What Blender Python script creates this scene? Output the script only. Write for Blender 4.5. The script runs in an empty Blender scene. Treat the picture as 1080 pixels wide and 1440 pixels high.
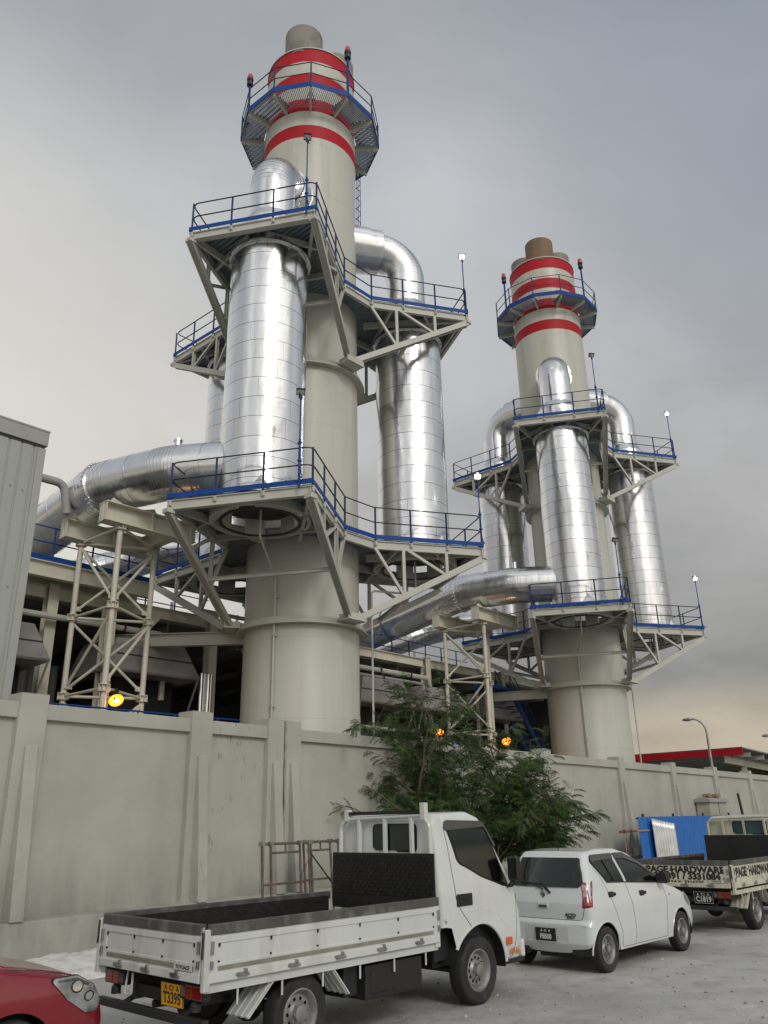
import bpy, bmesh, math, random
from mathutils import Vector, Matrix, noise
from mathutils.geometry import delaunay_2d_cdt
random.seed(7)
PI = math.pi
C = bpy.context.scene.collection
SC = bpy.context.scene
R = math.radians
sin, cos = math.sin, math.cos

# ------------------------------------------------------------------ materials
def nodes_of(name):
    m = bpy.data.materials.new(name); m.use_nodes = True
    nt = m.node_tree; b = nt.nodes['Principled BSDF']
    return m, nt, b

def N(nt, typ, **kw):
    n = nt.nodes.new(typ)
    for k, v in kw.items():
        if k in n.inputs: n.inputs[k].default_value = v
        else: setattr(n, k, v)
    return n

def col(c): return (c[0], c[1], c[2], 1)

def coords(nt, scale=(1, 1, 1), kind='Object'):
    t = N(nt, 'ShaderNodeTexCoord'); mp = N(nt, 'ShaderNodeMapping')
    mp.inputs['Scale'].default_value = scale
    nt.links.new(t.outputs[kind], mp.inputs['Vector'])
    return mp.outputs['Vector']

def noise_fac(nt, vec, scale, detail=6, rough=.55, lo=.35, hi=.65):
    n = N(nt, 'ShaderNodeTexNoise', Scale=scale, Detail=detail, Roughness=rough)
    nt.links.new(vec, n.inputs['Vector'])
    r = N(nt, 'ShaderNodeMapRange'); r.inputs['From Min'].default_value = lo; r.inputs['From Max'].default_value = hi
    nt.links.new(n.outputs['Fac'], r.inputs['Value'])
    return r.outputs['Result']

def mixc(nt, fac, a, b, mode='MIX'):
    m = N(nt, 'ShaderNodeMix', data_type='RGBA', blend_type=mode)
    for sock, v in (('Factor', fac), ('A', a), ('B', b)):
        s = [i for i in m.inputs if i.name == sock and (i.type == ('VALUE' if sock == 'Factor' else 'RGBA'))][0]
        if hasattr(v, 'is_linked') or hasattr(v, 'links'): nt.links.new(v, s)
        elif isinstance(v, (int, float)): s.default_value = v
        else: s.default_value = col(v)
    return [o for o in m.outputs if o.type == 'RGBA'][0]

def bump(nt, b, height, strength=.2, dist=.02, prev=None):
    n = N(nt, 'ShaderNodeBump', Strength=strength, Distance=dist)
    nt.links.new(height, n.inputs['Height'])
    if prev is not None: nt.links.new(prev, n.inputs['Normal'])
    nt.links.new(n.outputs['Normal'], b.inputs['Normal'])
    return n.outputs['Normal']

def math_(nt, op, a, b=0.0, c=None):
    n = N(nt, 'ShaderNodeMath', operation=op)
    for i, v in enumerate((a, b, c)):
        if v is None: continue
        if isinstance(v, (int, float)): n.inputs[i].default_value = v
        else: nt.links.new(v, n.inputs[i])
    return n.outputs[0]

def paint(name, c, rough=.45, metal=0., var=.12, vs=2.5, dirt=None, dirt_amt=.5, ds=1.2, streak=False, bmp=.0, bs=60, spec=.5, coat=0):
    m, nt, b = nodes_of(name)
    v = coords(nt, (1, 1, .18) if streak else (1, 1, 1))
    f = noise_fac(nt, v, vs)
    out = mixc(nt, f, [x * (1 - var) for x in c], [min(1, x * (1 + var)) for x in c])
    if dirt:
        f2 = noise_fac(nt, v, ds, 9, .65, .52, .75)
        f2 = math_(nt, 'MULTIPLY', f2, dirt_amt)
        out = mixc(nt, f2, out, dirt)
    nt.links.new(out, b.inputs['Base Color'])
    b.inputs['Metallic'].default_value = metal
    b.inputs['Specular IOR Level'].default_value = spec
    if coat: b.inputs['Coat Weight'].default_value = coat; b.inputs['Coat Roughness'].default_value = .06
    rr = N(nt, 'ShaderNodeMapRange'); rr.inputs['To Min'].default_value = rough * .85; rr.inputs['To Max'].default_value = min(1, rough * 1.2)
    nt.links.new(f, rr.inputs['Value']); nt.links.new(rr.outputs['Result'], b.inputs['Roughness'])
    if bmp:
        n = N(nt, 'ShaderNodeTexNoise', Scale=bs, Detail=4); nt.links.new(coords(nt), n.inputs['Vector'])
        bump(nt, b, n.outputs['Fac'], bmp, .01)
    return m

def emit(name, c, s):
    m, nt, b = nodes_of(name)
    b.inputs['Base Color'].default_value = col(c)
    b.inputs['Emission Color'].default_value = col(c); b.inputs['Emission Strength'].default_value = s
    return m

def cladding(name, ring=.645, vseam=True, rough=.2, base=(.80, .81, .83), wob=.35):
    """bright aluminium sheet, with lap seams round it every `ring` metres of local z"""
    m, nt, b = nodes_of(name)
    tc = N(nt, 'ShaderNodeTexCoord'); sp = N(nt, 'ShaderNodeSeparateXYZ')
    nt.links.new(tc.outputs['Object'], sp.inputs[0])
    X, Y, Z = sp.outputs
    h = None
    f = noise_fac(nt, coords(nt, (1, 1, .25)), 1.6, 3, .5, .3, .7)
    out = mixc(nt, f, [x * .9 for x in base], base)
    if ring:
        zz = math_(nt, 'DIVIDE', Z, ring); fr = math_(nt, 'FRACT', zz); fl = math_(nt, 'FLOOR', zz)
        d = math_(nt, 'ABSOLUTE', math_(nt, 'SUBTRACT', fr, .5))
        seam = math_(nt, 'GREATER_THAN', d, .5 - .010 / ring)
        if vseam:
            ang = math_(nt, 'ARCTAN2', Y, X)
            off = math_(nt, 'MULTIPLY', math_(nt, 'FRACT', math_(nt, 'MULTIPLY', fl, .37)), 2.2)
            fa = math_(nt, 'FRACT', math_(nt, 'DIVIDE', math_(nt, 'ADD', ang, off), 1.257))
            vs_ = math_(nt, 'LESS_THAN', fa, .008)
            seam = math_(nt, 'MAXIMUM', seam, math_(nt, 'MULTIPLY', vs_, .7))
        out = mixc(nt, math_(nt, 'MULTIPLY', seam, .8), out, (.10, .10, .10))
        # each course is a separate sheet: slightly different tone
        wn = N(nt, 'ShaderNodeTexWhiteNoise', noise_dimensions='1D'); nt.links.new(fl, wn.inputs['W'])
        out = mixc(nt, math_(nt, 'MULTIPLY', wn.outputs['Value'], .16), out, (.45, .45, .45))
    nt.links.new(out, b.inputs['Base Color'])
    b.inputs['Metallic'].default_value = 1
    rr = N(nt, 'ShaderNodeMapRange'); rr.inputs['To Min'].default_value = rough * .8; rr.inputs['To Max'].default_value = rough * 1.5
    nt.links.new(f, rr.inputs['Value']); nt.links.new(rr.outputs['Result'], b.inputs['Roughness'])
    n1 = N(nt, 'ShaderNodeTexNoise', Scale=1.5, Detail=2); nt.links.new(coords(nt, (1, 1, .5)), n1.inputs['Vector'])
    p = bump(nt, b, n1.outputs['Fac'], wob, .10)
    n2 = N(nt, 'ShaderNodeTexNoise', Scale=7, Detail=2); nt.links.new(coords(nt, (1, 1, 1)), n2.inputs['Vector'])
    bump(nt, b, n2.outputs['Fac'], wob * .35, .02, p)
    return m

def window_glass(name, tint):
    m, nt, b = nodes_of(name); nt.nodes.remove(b); o = [n for n in nt.nodes if n.type == 'OUTPUT_MATERIAL'][0]
    t = N(nt, 'ShaderNodeBsdfTransparent'); t.inputs['Color'].default_value = col(tint)
    g = N(nt, 'ShaderNodeBsdfGlossy'); g.inputs['Roughness'].default_value = .015; g.inputs['Color'].default_value = (.9, .9, .9, 1)
    fr = N(nt, 'ShaderNodeFresnel', IOR=1.5); f = math_(nt, 'MULTIPLY_ADD', fr.outputs[0], .9, .02)
    mx = N(nt, 'ShaderNodeMixShader'); nt.links.new(f, mx.inputs[0]); nt.links.new(t.outputs[0], mx.inputs[1]); nt.links.new(g.outputs[0], mx.inputs[2]); nt.links.new(mx.outputs[0], o.inputs[0])
    return m

def ribbed(name, c, pitch, axis='X', rough=.5, metal=0, dist=.03, var=.1):
    m, nt, b = nodes_of(name)
    tc = N(nt, 'ShaderNodeTexCoord'); sp = N(nt, 'ShaderNodeSeparateXYZ'); nt.links.new(tc.outputs['Object'], sp.inputs[0])
    s = math_(nt, 'SINE', math_(nt, 'MULTIPLY', sp.outputs[axis], 2 * PI / pitch))
    f = noise_fac(nt, coords(nt), 2)
    nt.links.new(mixc(nt, f, [x * (1 - var) for x in c], [x * (1 + var) for x in c]), b.inputs['Base Color'])
    b.inputs['Roughness'].default_value = rough; b.inputs['Metallic'].default_value = metal
    bump(nt, b, s, .8, dist)
    return m

M = {}
def stack_paint():
    m = paint('cream_shell_paint', (.475, .475, .415), .42, var=.05, vs=.8, dirt=(.30, .26, .19), dirt_amt=.42, ds=.6, streak=True)
    nt = m.node_tree; b = nt.nodes['Principled BSDF']; src = b.inputs['Base Color'].links[0].from_socket
    tc = N(nt, 'ShaderNodeTexCoord'); sp = N(nt, 'ShaderNodeSeparateXYZ'); nt.links.new(tc.outputs['Object'], sp.inputs[0])
    zz = math_(nt, 'DIVIDE', sp.outputs[2], 2.42); fr = math_(nt, 'FRACT', zz); fl = math_(nt, 'FLOOR', zz)
    d = math_(nt, 'ABSOLUTE', math_(nt, 'SUBTRACT', fr, .5)); seam = math_(nt, 'GREATER_THAN', d, .4965)
    ang = math_(nt, 'ARCTAN2', sp.outputs[1], sp.outputs[0]); fa = math_(nt, 'FRACT', math_(nt, 'DIVIDE', math_(nt, 'ADD', ang, math_(nt, 'MULTIPLY', math_(nt, 'FRACT', math_(nt, 'MULTIPLY', fl, .37)), 2.1)), 2.0944))
    seam = math_(nt, 'MAXIMUM', seam, math_(nt, 'LESS_THAN', fa, .005))
    out = mixc(nt, math_(nt, 'MULTIPLY', seam, .28), src, (.22, .20, .16))
    # soot and rust runs under the crown and the flanges
    run = noise_fac(nt, coords(nt, (1, 1, .06)), 3.2, 6, .6, .55, .72)
    h = N(nt, 'ShaderNodeMapRange'); h.inputs['From Min'].default_value = 22; h.inputs['From Max'].default_value = 31; nt.links.new(sp.outputs[2], h.inputs['Value'])
    out = mixc(nt, math_(nt, 'MULTIPLY', math_(nt, 'MULTIPLY', run, math_(nt, 'ADD', h.outputs['Result'], .35)), .35), out, (.20, .15, .10))
    nt.links.new(out, b.inputs['Base Color'])
    bump(nt, b, seam, .3, .01)
    return m
M['cream'] = stack_paint()
M['cream_steel'] = paint('cream_steelwork', (.455, .455, .405), .5, var=.06, vs=1.5, dirt=(.27, .23, .17), dirt_amt=.35, ds=1.2)
M['tower_cream'] = paint('warm_cream_steelwork', (.60, .575, .475), .45, var=.06, vs=1.5, dirt=(.33, .26, .16), dirt_amt=.4, ds=1.4)
M['red_band'] = paint('red_band_paint', (.38, .006, .016), .55, var=.10, vs=1, spec=.25, dirt=(.22, .02, .02), dirt_amt=.4, ds=.8, streak=True)
M['blue_steel'] = paint('blue_painted_steel', (.005, .05, .23), .55, var=.15, vs=3, spec=.25)
M['navy_rail'] = paint('dark_blue_rail', (.008, .014, .035), .5, var=.2, vs=3)
M['post_blue'] = paint('dark_blue_post', (.006, .028, .11), .45, var=.2, vs=3)
M['galv'] = ribbed('galvanised_deck', (.20, .235, .27), .16, 'X', .45, .55, .02)
M['clad'] = cladding('aluminium_cladding', rough=.19, wob=.32)
M['clad_duct'] = cladding('aluminium_duct_cladding', ring=0, rough=.19, wob=.3)
M['clad_seam'] = paint('cladding_seam_metal', (.36, .36, .36), .35, .9)  # darker grey metal of the lap seams
M['dark_steel'] = paint('dark_steel', (.035, .035, .037), .5, .3)
M['black'] = paint('black_plastic', (.014, .014, .015), .5, var=.2)
M['rubber'] = paint('tyre_rubber', (.018, .018, .019), .75, var=.25, vs=8, dirt=(.10, .10, .095), dirt_amt=.5, ds=5)
M['soot'] = paint('weathered_flue_steel', (.21, .20, .175), .6, var=.2, vs=1.5, dirt=(.06, .05, .045), dirt_amt=.7, ds=1)
M['rust_flue'] = paint('rusty_brown_flue', (.17, .105, .062), .65, var=.3, vs=1.2, dirt=(.05, .035, .03), dirt_amt=.8, ds=.9, streak=True)
M['hole'] = paint('soot_and_shade_black', (.008, .008, .008), .9)  # near-black for sooty flue insides and for the shade under the hoods
M['hood'] = paint('grey_hood_sheet', (.27, .25, .245), .55, .2, var=.15, vs=1.2, dirt=(.20, .12, .11), dirt_amt=.4, ds=.7)
M['hall_grey'] = paint('hall_concrete_grey', (.22, .22, .20), .8, var=.15, vs=.8, bmp=.1)
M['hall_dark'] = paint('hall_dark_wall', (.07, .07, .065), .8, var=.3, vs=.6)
M['hall_sheet'] = ribbed('hall_wall_sheet', (.15, .15, .14), .35, 'X', .6, .1, .04)
M['bld_sheet'] = paint('pale_grey_wall_sheet', (.33, .345, .315), .45, .0, var=.05, vs=.7, dirt=(.28, .28, .25), dirt_amt=.3, ds=.6, streak=True)
M['bld_trim'] = paint('grey_wall_trim', (.30, .30, .285), .5, var=.06)
M['lamp_white'] = emit('lit_white_lamp', (1, .97, .92), 5)
M['lamp_orange'] = emit('lit_sodium_lamp', (1, .30, .02), 2.6)
M['beacon_red'] = paint('red_beacon_glass', (.45, .02, .04), .15, spec=.8)
M['glass'] = paint('dark_tinted_glass', (.010, .016, .013), .04, var=.2, spec=.7)
M['window'] = window_glass('tinted_window', (.40, .47, .43)); M['window_teal'] = window_glass('teal_window', (.12, .42, .44)); M['seat_cloth'] = paint('grey_seat_cloth', (.11, .11, .115), .9, var=.2, vs=8); M['cabin_grey'] = paint('cabin_trim', (.10, .10, .095), .7)
M['glass_clear'] = paint('lamp_lens', (.42, .44, .45), .08, .55, var=.25, vs=25, spec=.9)
M['steel'] = paint('worn_steel', (.36, .36, .35), .35, .85, var=.2, vs=6, dirt=(.12, .10, .08), dirt_amt=.5, ds=4)
M['rim'] = paint('grey_wheel_steel', (.29, .29, .285), .42, .55, var=.15, vs=7, dirt=(.10, .09, .08), dirt_amt=.6, ds=6)

# wall render: painted, with fine stains
def wall_mat():
    m, nt, b = nodes_of('painted_wall_render')
    v = coords(nt, (1, 1, 1), 'Object')
    f = noise_fac(nt, v, .6, 8, .6)
    out = mixc(nt, f, (.36, .36, .315), (.425, .425, .375))
    f2 = noise_fac(nt, coords(nt, (1, 1, .22)), .9, 8, .65, .50, .8)
    out = mixc(nt, math_(nt, 'MULTIPLY', f2, .32), out, (.20, .20, .17))
    # black mould specks in ragged vertical smears
    f3 = noise_fac(nt, coords(nt, (1, 1, .35)), 9, 6, .6, .60, .68)
    f4 = noise_fac(nt, coords(nt, (1, 1, .3)), .55, 4, .5, .58, .70)
    out = mixc(nt, math_(nt, 'MULTIPLY', math_(nt, 'MULTIPLY', f3, f4), .5), out, (.03, .03, .028))
    # splashed grime above the plinth, ragged upper edge
    sp = N(nt, 'ShaderNodeSeparateXYZ'); nt.links.new(v, sp.inputs[0])
    nz = noise_fac(nt, coords(nt, (1, 1, .3)), 1.7, 7, .65, .3, .7)
    hgt = N(nt, 'ShaderNodeMapRange'); hgt.inputs['From Min'].default_value = 1.75; hgt.inputs['From Max'].default_value = .62; nt.links.new(sp.outputs[2], hgt.inputs['Value'])
    g0 = math_(nt, 'MULTIPLY', math_(nt, 'MULTIPLY', hgt.outputs['Result'], nz), .6)
    out = mixc(nt, g0, out, (.12, .12, .105))
    # hairline cracks
    vo = N(nt, 'ShaderNodeTexVoronoi', feature='DISTANCE_TO_EDGE', Scale=.45); dv = N(nt, 'ShaderNodeTexNoise', Scale=2.5, Detail=5); nt.links.new(v, dv.inputs['Vector'])
    ad = N(nt, 'ShaderNodeVectorMath', operation='MULTIPLY_ADD'); nt.links.new(dv.outputs['Color'], ad.inputs[0]); ad.inputs[1].default_value = (.5, .5, .5); nt.links.new(v, ad.inputs[2]); nt.links.new(ad.outputs[0], vo.inputs['Vector'])
    ck = math_(nt, 'MULTIPLY', math_(nt, 'LESS_THAN', vo.outputs['Distance'], .0035), .45)
    out = mixc(nt, math_(nt, 'MULTIPLY', math_(nt, 'MULTIPLY', ck, f4), .25), out, (.16, .16, .14))
    nt.links.new(out, b.inputs['Base Color']); b.inputs['Roughness'].default_value = .75
    n = N(nt, 'ShaderNodeTexNoise', Scale=26, Detail=6); nt.links.new(v, n.inputs['Vector'])
    p = bump(nt, b, n.outputs['Fac'], .16, .02)
    n = N(nt, 'ShaderNodeTexNoise', Scale=1.3, Detail=3); nt.links.new(v, n.inputs['Vector'])
    bump(nt, b, n.outputs['Fac'], .25, .06, p)
    return m
M['wall'] = wall_mat()

def ground_mat():
    m, nt, b = nodes_of('coral_sand_gravel')
    v = coords(nt, (1, 1, 1), 'Object')
    f = noise_fac(nt, v, .35, 9, .62, .38, .66)
    out = mixc(nt, f, (.33, .328, .31), (.52, .515, .49))
    f2 = noise_fac(nt, v, 2.3, 8, .7, .5, .68)
    out = mixc(nt, math_(nt, 'MULTIPLY', f2, .7), out, (.25, .245, .23))
    f5 = noise_fac(nt, coords(nt, (.6, .6, 1)), .9, 6, .6, .60, .72)
    out = mixc(nt, math_(nt, 'MULTIPLY', f5, .7), out, (.40, .40, .385))
    f3 = noise_fac(nt, v, 38, 4, .6, .62, .7)
    out = mixc(nt, math_(nt, 'MULTIPLY', f3, .7), out, (.10, .10, .095))
    f4 = noise_fac(nt, v, 60, 3, .6, .62, .7)
    out = mixc(nt, math_(nt, 'MULTIPLY', f4, .6), out, (.44, .44, .43))
    nt.links.new(out, b.inputs['Base Color']); b.inputs['Roughness'].default_value = .9
    n = N(nt, 'ShaderNodeTexNoise', Scale=30, Detail=8, Roughness=.7); nt.links.new(v, n.inputs['Vector'])
    p = bump(nt, b, n.outputs['Fac'], .6, .03)
    n = N(nt, 'ShaderNodeTexNoise', Scale=2.2, Detail=5); nt.links.new(v, n.inputs['Vector'])
    bump(nt, b, n.outputs['Fac'], .35, .12, p)
    return m
M['ground'] = ground_mat()
M['lime'] = paint('white_lime_sand', (.60, .60, .58), .95, var=.15, vs=6, bmp=.5, bs=14)
M['mortar'] = paint('pale_concrete_lump', (.5, .5, .48), .9, var=.15, vs=4, bmp=.3, bs=20)

# ------------------------------------------------------------------ mesh builder
class MB:
    def __init__(s): s.v = []; s.f = []; s.mi = []; s.sm = []
    def add(s, vs, fs, mi=0, smooth=False, X=None):
        o = len(s.v)
        s.v += [tuple(X @ Vector(p)) if X is not None else tuple(p) for p in vs]
        for f in fs: s.f.append([i + o for i in f]); s.mi.append(mi); s.sm.append(smooth)
        return s
    def box(s, c, d, mi=0, X=None):
        x, y, z = (k / 2 for k in d)
        vs = [(c[0] + i * x, c[1] + j * y, c[2] + k * z) for i in (-1, 1) for j in (-1, 1) for k in (-1, 1)]
        return s.add(vs, [(0, 1, 3, 2), (4, 6, 7, 5), (0, 4, 5, 1), (2, 3, 7, 6), (0, 2, 6, 4), (1, 5, 7, 3)], mi, False, X)
    def span(s, a, b, mi=0, X=None):
        return s.box([(a[i] + b[i]) / 2 for i in range(3)], [abs(b[i] - a[i]) for i in range(3)], mi, X)
    def frame(s, p0, p1, up):
        p0, p1 = Vector(p0), Vector(p1); d = (p1 - p0); L = d.length; d.normalize()
        up = Vector(up)
        if abs(d.dot(up)) > .98: up = Vector((1, 0, 0))
        y = up.cross(d).normalized(); z = d.cross(y)
        X = Matrix((d, y, z)).transposed().to_4x4(); X.translation = p0
        return X, L
    def beam(s, p0, p1, w, h, up=(0, 0, 1), mi=0, X=None):
        Y, L = s.frame(p0, p1, up)
        if X is not None: Y = X @ Y
        return s.box((L / 2, 0, 0), (L, w, h), mi, Y)
    def ibeam(s, p0, p1, w, h, t=.018, up=(0, 0, 1), mi=0, X=None):
        Y, L = s.frame(p0, p1, up)
        if X is not None: Y = X @ Y
        a, b, e = w / 2, h / 2, t / 2
        pr = [(-a, -b), (a, -b), (a, -b + t), (e, -b + t), (e, b - t), (a, b - t), (a, b), (-a, b), (-a, b - t), (-e, b - t), (-e, -b + t), (-a, -b + t)]
        n = len(pr)
        vs = [(0, y, z) for y, z in pr] + [(L, y, z) for y, z in pr]
        fs = [(i, (i + 1) % n, n + (i + 1) % n, n + i) for i in range(n)]
        for o in (0, n): fs += [(o, o + 1, o + 2, o + 11), (o + 2, o + 3, o + 10, o + 11), (o + 3, o + 4, o + 9, o + 10), (o + 4, o + 5, o + 8, o + 9), (o + 5, o + 6, o + 7, o + 8)]
        return s.add(vs, fs, mi, False, Y)
    def tube(s, pts, r, n=8, mi=0, caps=True, closed=False, X=None, split=False, smooth=True):
        pts = [Vector(p) for p in pts]; m = len(pts)
        rs = r if isinstance(r, (list, tuple)) else [r] * m
        def tang(i):
            if closed: return (pts[(i + 1) % m] - pts[i - 1]).normalized()
            if i == 0: return (pts[1] - pts[0]).normalized()
            if i == m - 1: return (pts[-1] - pts[-2]).normalized()
            return ((pts[i + 1] - pts[i]).normalized() + (pts[i] - pts[i - 1]).normalized()).normalized()
        t0 = tang(0); up = Vector((0, 0, 1)) if abs(t0.z) < .9 else Vector((1, 0, 0))
        nrm = (up - t0 * up.dot(t0)).normalized(); rings = []
        for i in range(m):
            t = tang(i); nrm = (nrm - t * nrm.dot(t)).normalized(); bn = t.cross(nrm)
            rings.append([pts[i] + (nrm * cos(2 * PI * k / n) + bn * sin(2 * PI * k / n)) * rs[i] for k in range(n)])
        if split:
            for i in range(m - 1):
                vs = rings[i] + rings[i + 1]
                s.add(vs, [(k, (k + 1) % n, n + (k + 1) % n, n + k) for k in range(n)], mi, smooth, X)
        else:
            vs = [p for rg in rings for p in rg]; fs = []
            for i in range(m if closed else m - 1):
                a, b = i * n, ((i + 1) % m) * n
                fs += [(a + k, a + (k + 1) % n, b + (k + 1) % n, b + k) for k in range(n)]
            s.add(vs, fs, mi, smooth, X)
        if caps and not closed:
            s.add(rings[0], [tuple(range(n))[::-1]], mi, False, X); s.add(rings[-1], [tuple(range(n))], mi, False, X)
        return s
    def lathe(s, prof, n=32, mi=0, X=None, smooth=True, cap=False, wob=0, seed=0):
        vs = []; m = len(prof)
        for r, z in prof:
            for k in range(n):
                a = 2 * PI * k / n
                rr = r + (wob * noise.noise(Vector((3.1 * cos(a) + seed, 3.1 * sin(a), z * .45))) if wob else 0)
                vs.append((rr * cos(a), rr * sin(a), z))
        fs = [(i * n + k, i * n + (k + 1) % n, (i + 1) * n + (k + 1) % n, (i + 1) * n + k) for i in range(m - 1) for k in range(n)]
        s.add(vs, fs, mi, smooth, X)
        if cap:
            s.add([vs[k] for k in range(n)], [tuple(range(n))[::-1]], mi, False, X)
            s.add([vs[(m - 1) * n + k] for k in range(n)], [tuple(range(n))], mi, False, X)
        return s
    def prism(s, poly, z0, z1, mi=0, X=None):
        n = len(poly)
        vs = [(x, y, z0) for x, y in poly] + [(x, y, z1) for x, y in poly]
        return s.add(vs, [tuple(range(n))[::-1], tuple(range(n, 2 * n))] + [(i, (i + 1) % n, n + (i + 1) % n, n + i) for i in range(n)], mi, False, X)
    def sphere(s, c, r, n=12, m=8, mi=0, X=None, sc=(1, 1, 1)):
        prof = [(max(1e-4, r * sin(PI * i / m)), -r * cos(PI * i / m)) for i in range(m + 1)]
        Y = Matrix.Translation(c) @ Matrix.Diagonal((*sc, 1))
        return s.lathe(prof, n, mi, (X @ Y) if X is not None else Y)
    def build(s, name, mats, parent=None, bevel=0, weld=False, angle=35, seg=2):
        me = bpy.data.meshes.new(name)
        me.from_pydata(s.v, [], s.f)
        for m in (mats if isinstance(mats, (list, tuple)) else [mats]): me.materials.append(M[m] if isinstance(m, str) else m)
        me.polygons.foreach_set('material_index', s.mi); me.polygons.foreach_set('use_smooth', s.sm)
        if weld or True:
            b = bmesh.new(); b.from_mesh(me)
            if weld: bmesh.ops.remove_doubles(b, verts=b.verts, dist=weld if isinstance(weld, float) else 1e-4)
            bmesh.ops.recalc_face_normals(b, faces=b.faces); b.to_mesh(me); b.free()
        me.update()
        if any(s.sm): me.set_sharp_from_angle(angle=R(angle))
        o = bpy.data.objects.new(name, me); C.objects.link(o)
        if parent is not None: o.parent = parent
        if bevel:
            md = o.modifiers.new('bevel', 'BEVEL'); md.width = bevel; md.segments = seg; md.limit_method = 'ANGLE'; md.angle_limit = R(40)
        return o

def tag(o, label, cat, group=None, kind=None):
    o['label'] = label; o['category'] = cat
    if group: o['group'] = group
    if kind: o['kind'] = kind
    return o
def thing(name, label, cat, loc=(0, 0, 0), rz=0, group=None):
    o = bpy.data.objects.new(name, None); o.empty_display_size = .3; C.objects.link(o)
    o.location = loc; o.rotation_euler = (0, 0, rz)
    o['kind'] = 'thing'
    return tag(o, label, cat, group)
def structure(o): o['kind'] = 'structure'; return o
def inst(src, parent, loc=None, rot=None, name=None):
    """a further part sharing the mesh of src"""
    o = src.copy(); C.objects.link(o); o.parent = parent
    if loc is not None: o.location = loc
    if rot is not None: o.rotation_euler = rot
    return o
def copy_tree(o, parent=None):
    c = o.copy(); C.objects.link(c)
    if parent is not None: c.parent = parent
    for ch in list(o.children): copy_tree(ch, c)
    return c
def again(o, loc, label, rz=None, group=None):
    c = copy_tree(o); c.location = loc; c['label'] = label
    if rz is not None: c.rotation_euler.z = rz
    if group: c['group'] = group
    return c

def fillet(pts, rad, seg=5, closed=False):
    """round the corners of a polyline (2-D or 3-D); rad is a number or one per point"""
    P = [Vector(p) for p in pts]; n = len(P); out = []
    for i in range(n):
        r = rad[i] if isinstance(rad, (list, tuple)) else rad
        if (not closed and i in (0, n - 1)) or r <= 0: out.append(P[i]); continue
        a, b, c = P[i - 1], P[i], P[(i + 1) % n]
        u, v = (a - b), (c - b); lu, lv = u.length, v.length; u /= lu; v /= lv
        ct = max(-1, min(1, u.dot(v))); th = math.acos(ct)
        if th > PI - .02: out.append(b); continue
        d = min(r / math.tan(th / 2), lu * .48, lv * .48)
        for k in range(seg + 1):
            t = k / seg; p0 = b + u * d; p2 = b + v * d
            w = cos((PI - th) / 2)
            den = (1 - t) ** 2 + 2 * w * t * (1 - t) + t * t
            out.append((p0 * (1 - t) ** 2 + b * (2 * w * t * (1 - t)) + p2 * t * t) / den)
    return out

def text_mesh(body, size, extrude=.002, bold=0., align='CENTER', sx=1.0):
    cu = bpy.data.curves.new('lettering', 'FONT'); cu.body = body; cu.size = size; cu.extrude = extrude
    cu.align_x = align; cu.align_y = 'CENTER'; cu.offset = bold; cu.resolution_u = 3
    o = bpy.data.objects.new('lettering', cu); C.objects.link(o)
    bpy.context.view_layer.update()
    dg = bpy.context.evaluated_depsgraph_get()
    me = bpy.data.meshes.new_from_object(o.evaluated_get(dg))
    bpy.data.objects.remove(o); bpy.data.curves.remove(cu)
    if sx != 1: me.transform(Matrix.Diagonal((sx, 1, 1, 1)))
    return me
def text(name, body, size, mat, parent, X, bold=0., extrude=.002, align='CENTER', sx=1.0):
    """X: 4x4 placing the text's own xy plane (x along the line, y up the letters)"""
    me = text_mesh(body, size, extrude, bold, align, sx); me.transform(X); me.materials.clear(); me.materials.append(M[mat] if isinstance(mat, str) else mat)
    o = bpy.data.objects.new(name, me); C.objects.link(o); o.parent = parent
    return o
def basis(o, x, y):
    x = Vector(x).normalized(); y = Vector(y).normalized(); z = x.cross(y)
    X = Matrix((x, y, z)).transposed().to_4x4(); X.translation = Vector(o); return X

# ------------------------------------------------------------------ the place: plant axes, camera
HEAD = R(42.3)                       # the row of chimneys runs this far right of the view
U = Vector((sin(HEAD), cos(HEAD), 0)); V = Vector((-U.y, U.x, 0)); RZ = R(90) - HEAD
S1 = Vector((-2.76, 25.966, 0)); S2 = Vector((9.555, 39.494, 0)); STEP = S2 - S1
def plant(a, b, z=0): return S1 + U * a + V * b + Vector((0, 0, z))

cam = bpy.data.cameras.new('camera'); co = bpy.data.objects.new('camera', cam); C.objects.link(co); SC.camera = co
cam.sensor_fit = 'VERTICAL'; cam.sensor_height = 36; cam.lens = 36 * 1134.85 / 1440
cam.clip_start = .1; cam.clip_end = 2000
_p, _r = .3663, -.0209
fwd = Vector((0, cos(_p), sin(_p))); up0 = Vector((0, -sin(_p), cos(_p))); r0 = Vector((1, 0, 0))
rt_ = r0 * cos(_r) + up0 * sin(_r); up_ = up0 * cos(_r) - r0 * sin(_r)
X = Matrix((rt_, up_, -fwd)).transposed().to_4x4(); X.translation = (0, 0, 1.97); co.matrix_world = X
# ------------------------------------------------------------------ chimneys
ARMS = (R(-150), R(-30), R(90))
def pol(r, a, z=0): return Vector((r * cos(a), r * sin(a), z))

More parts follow.
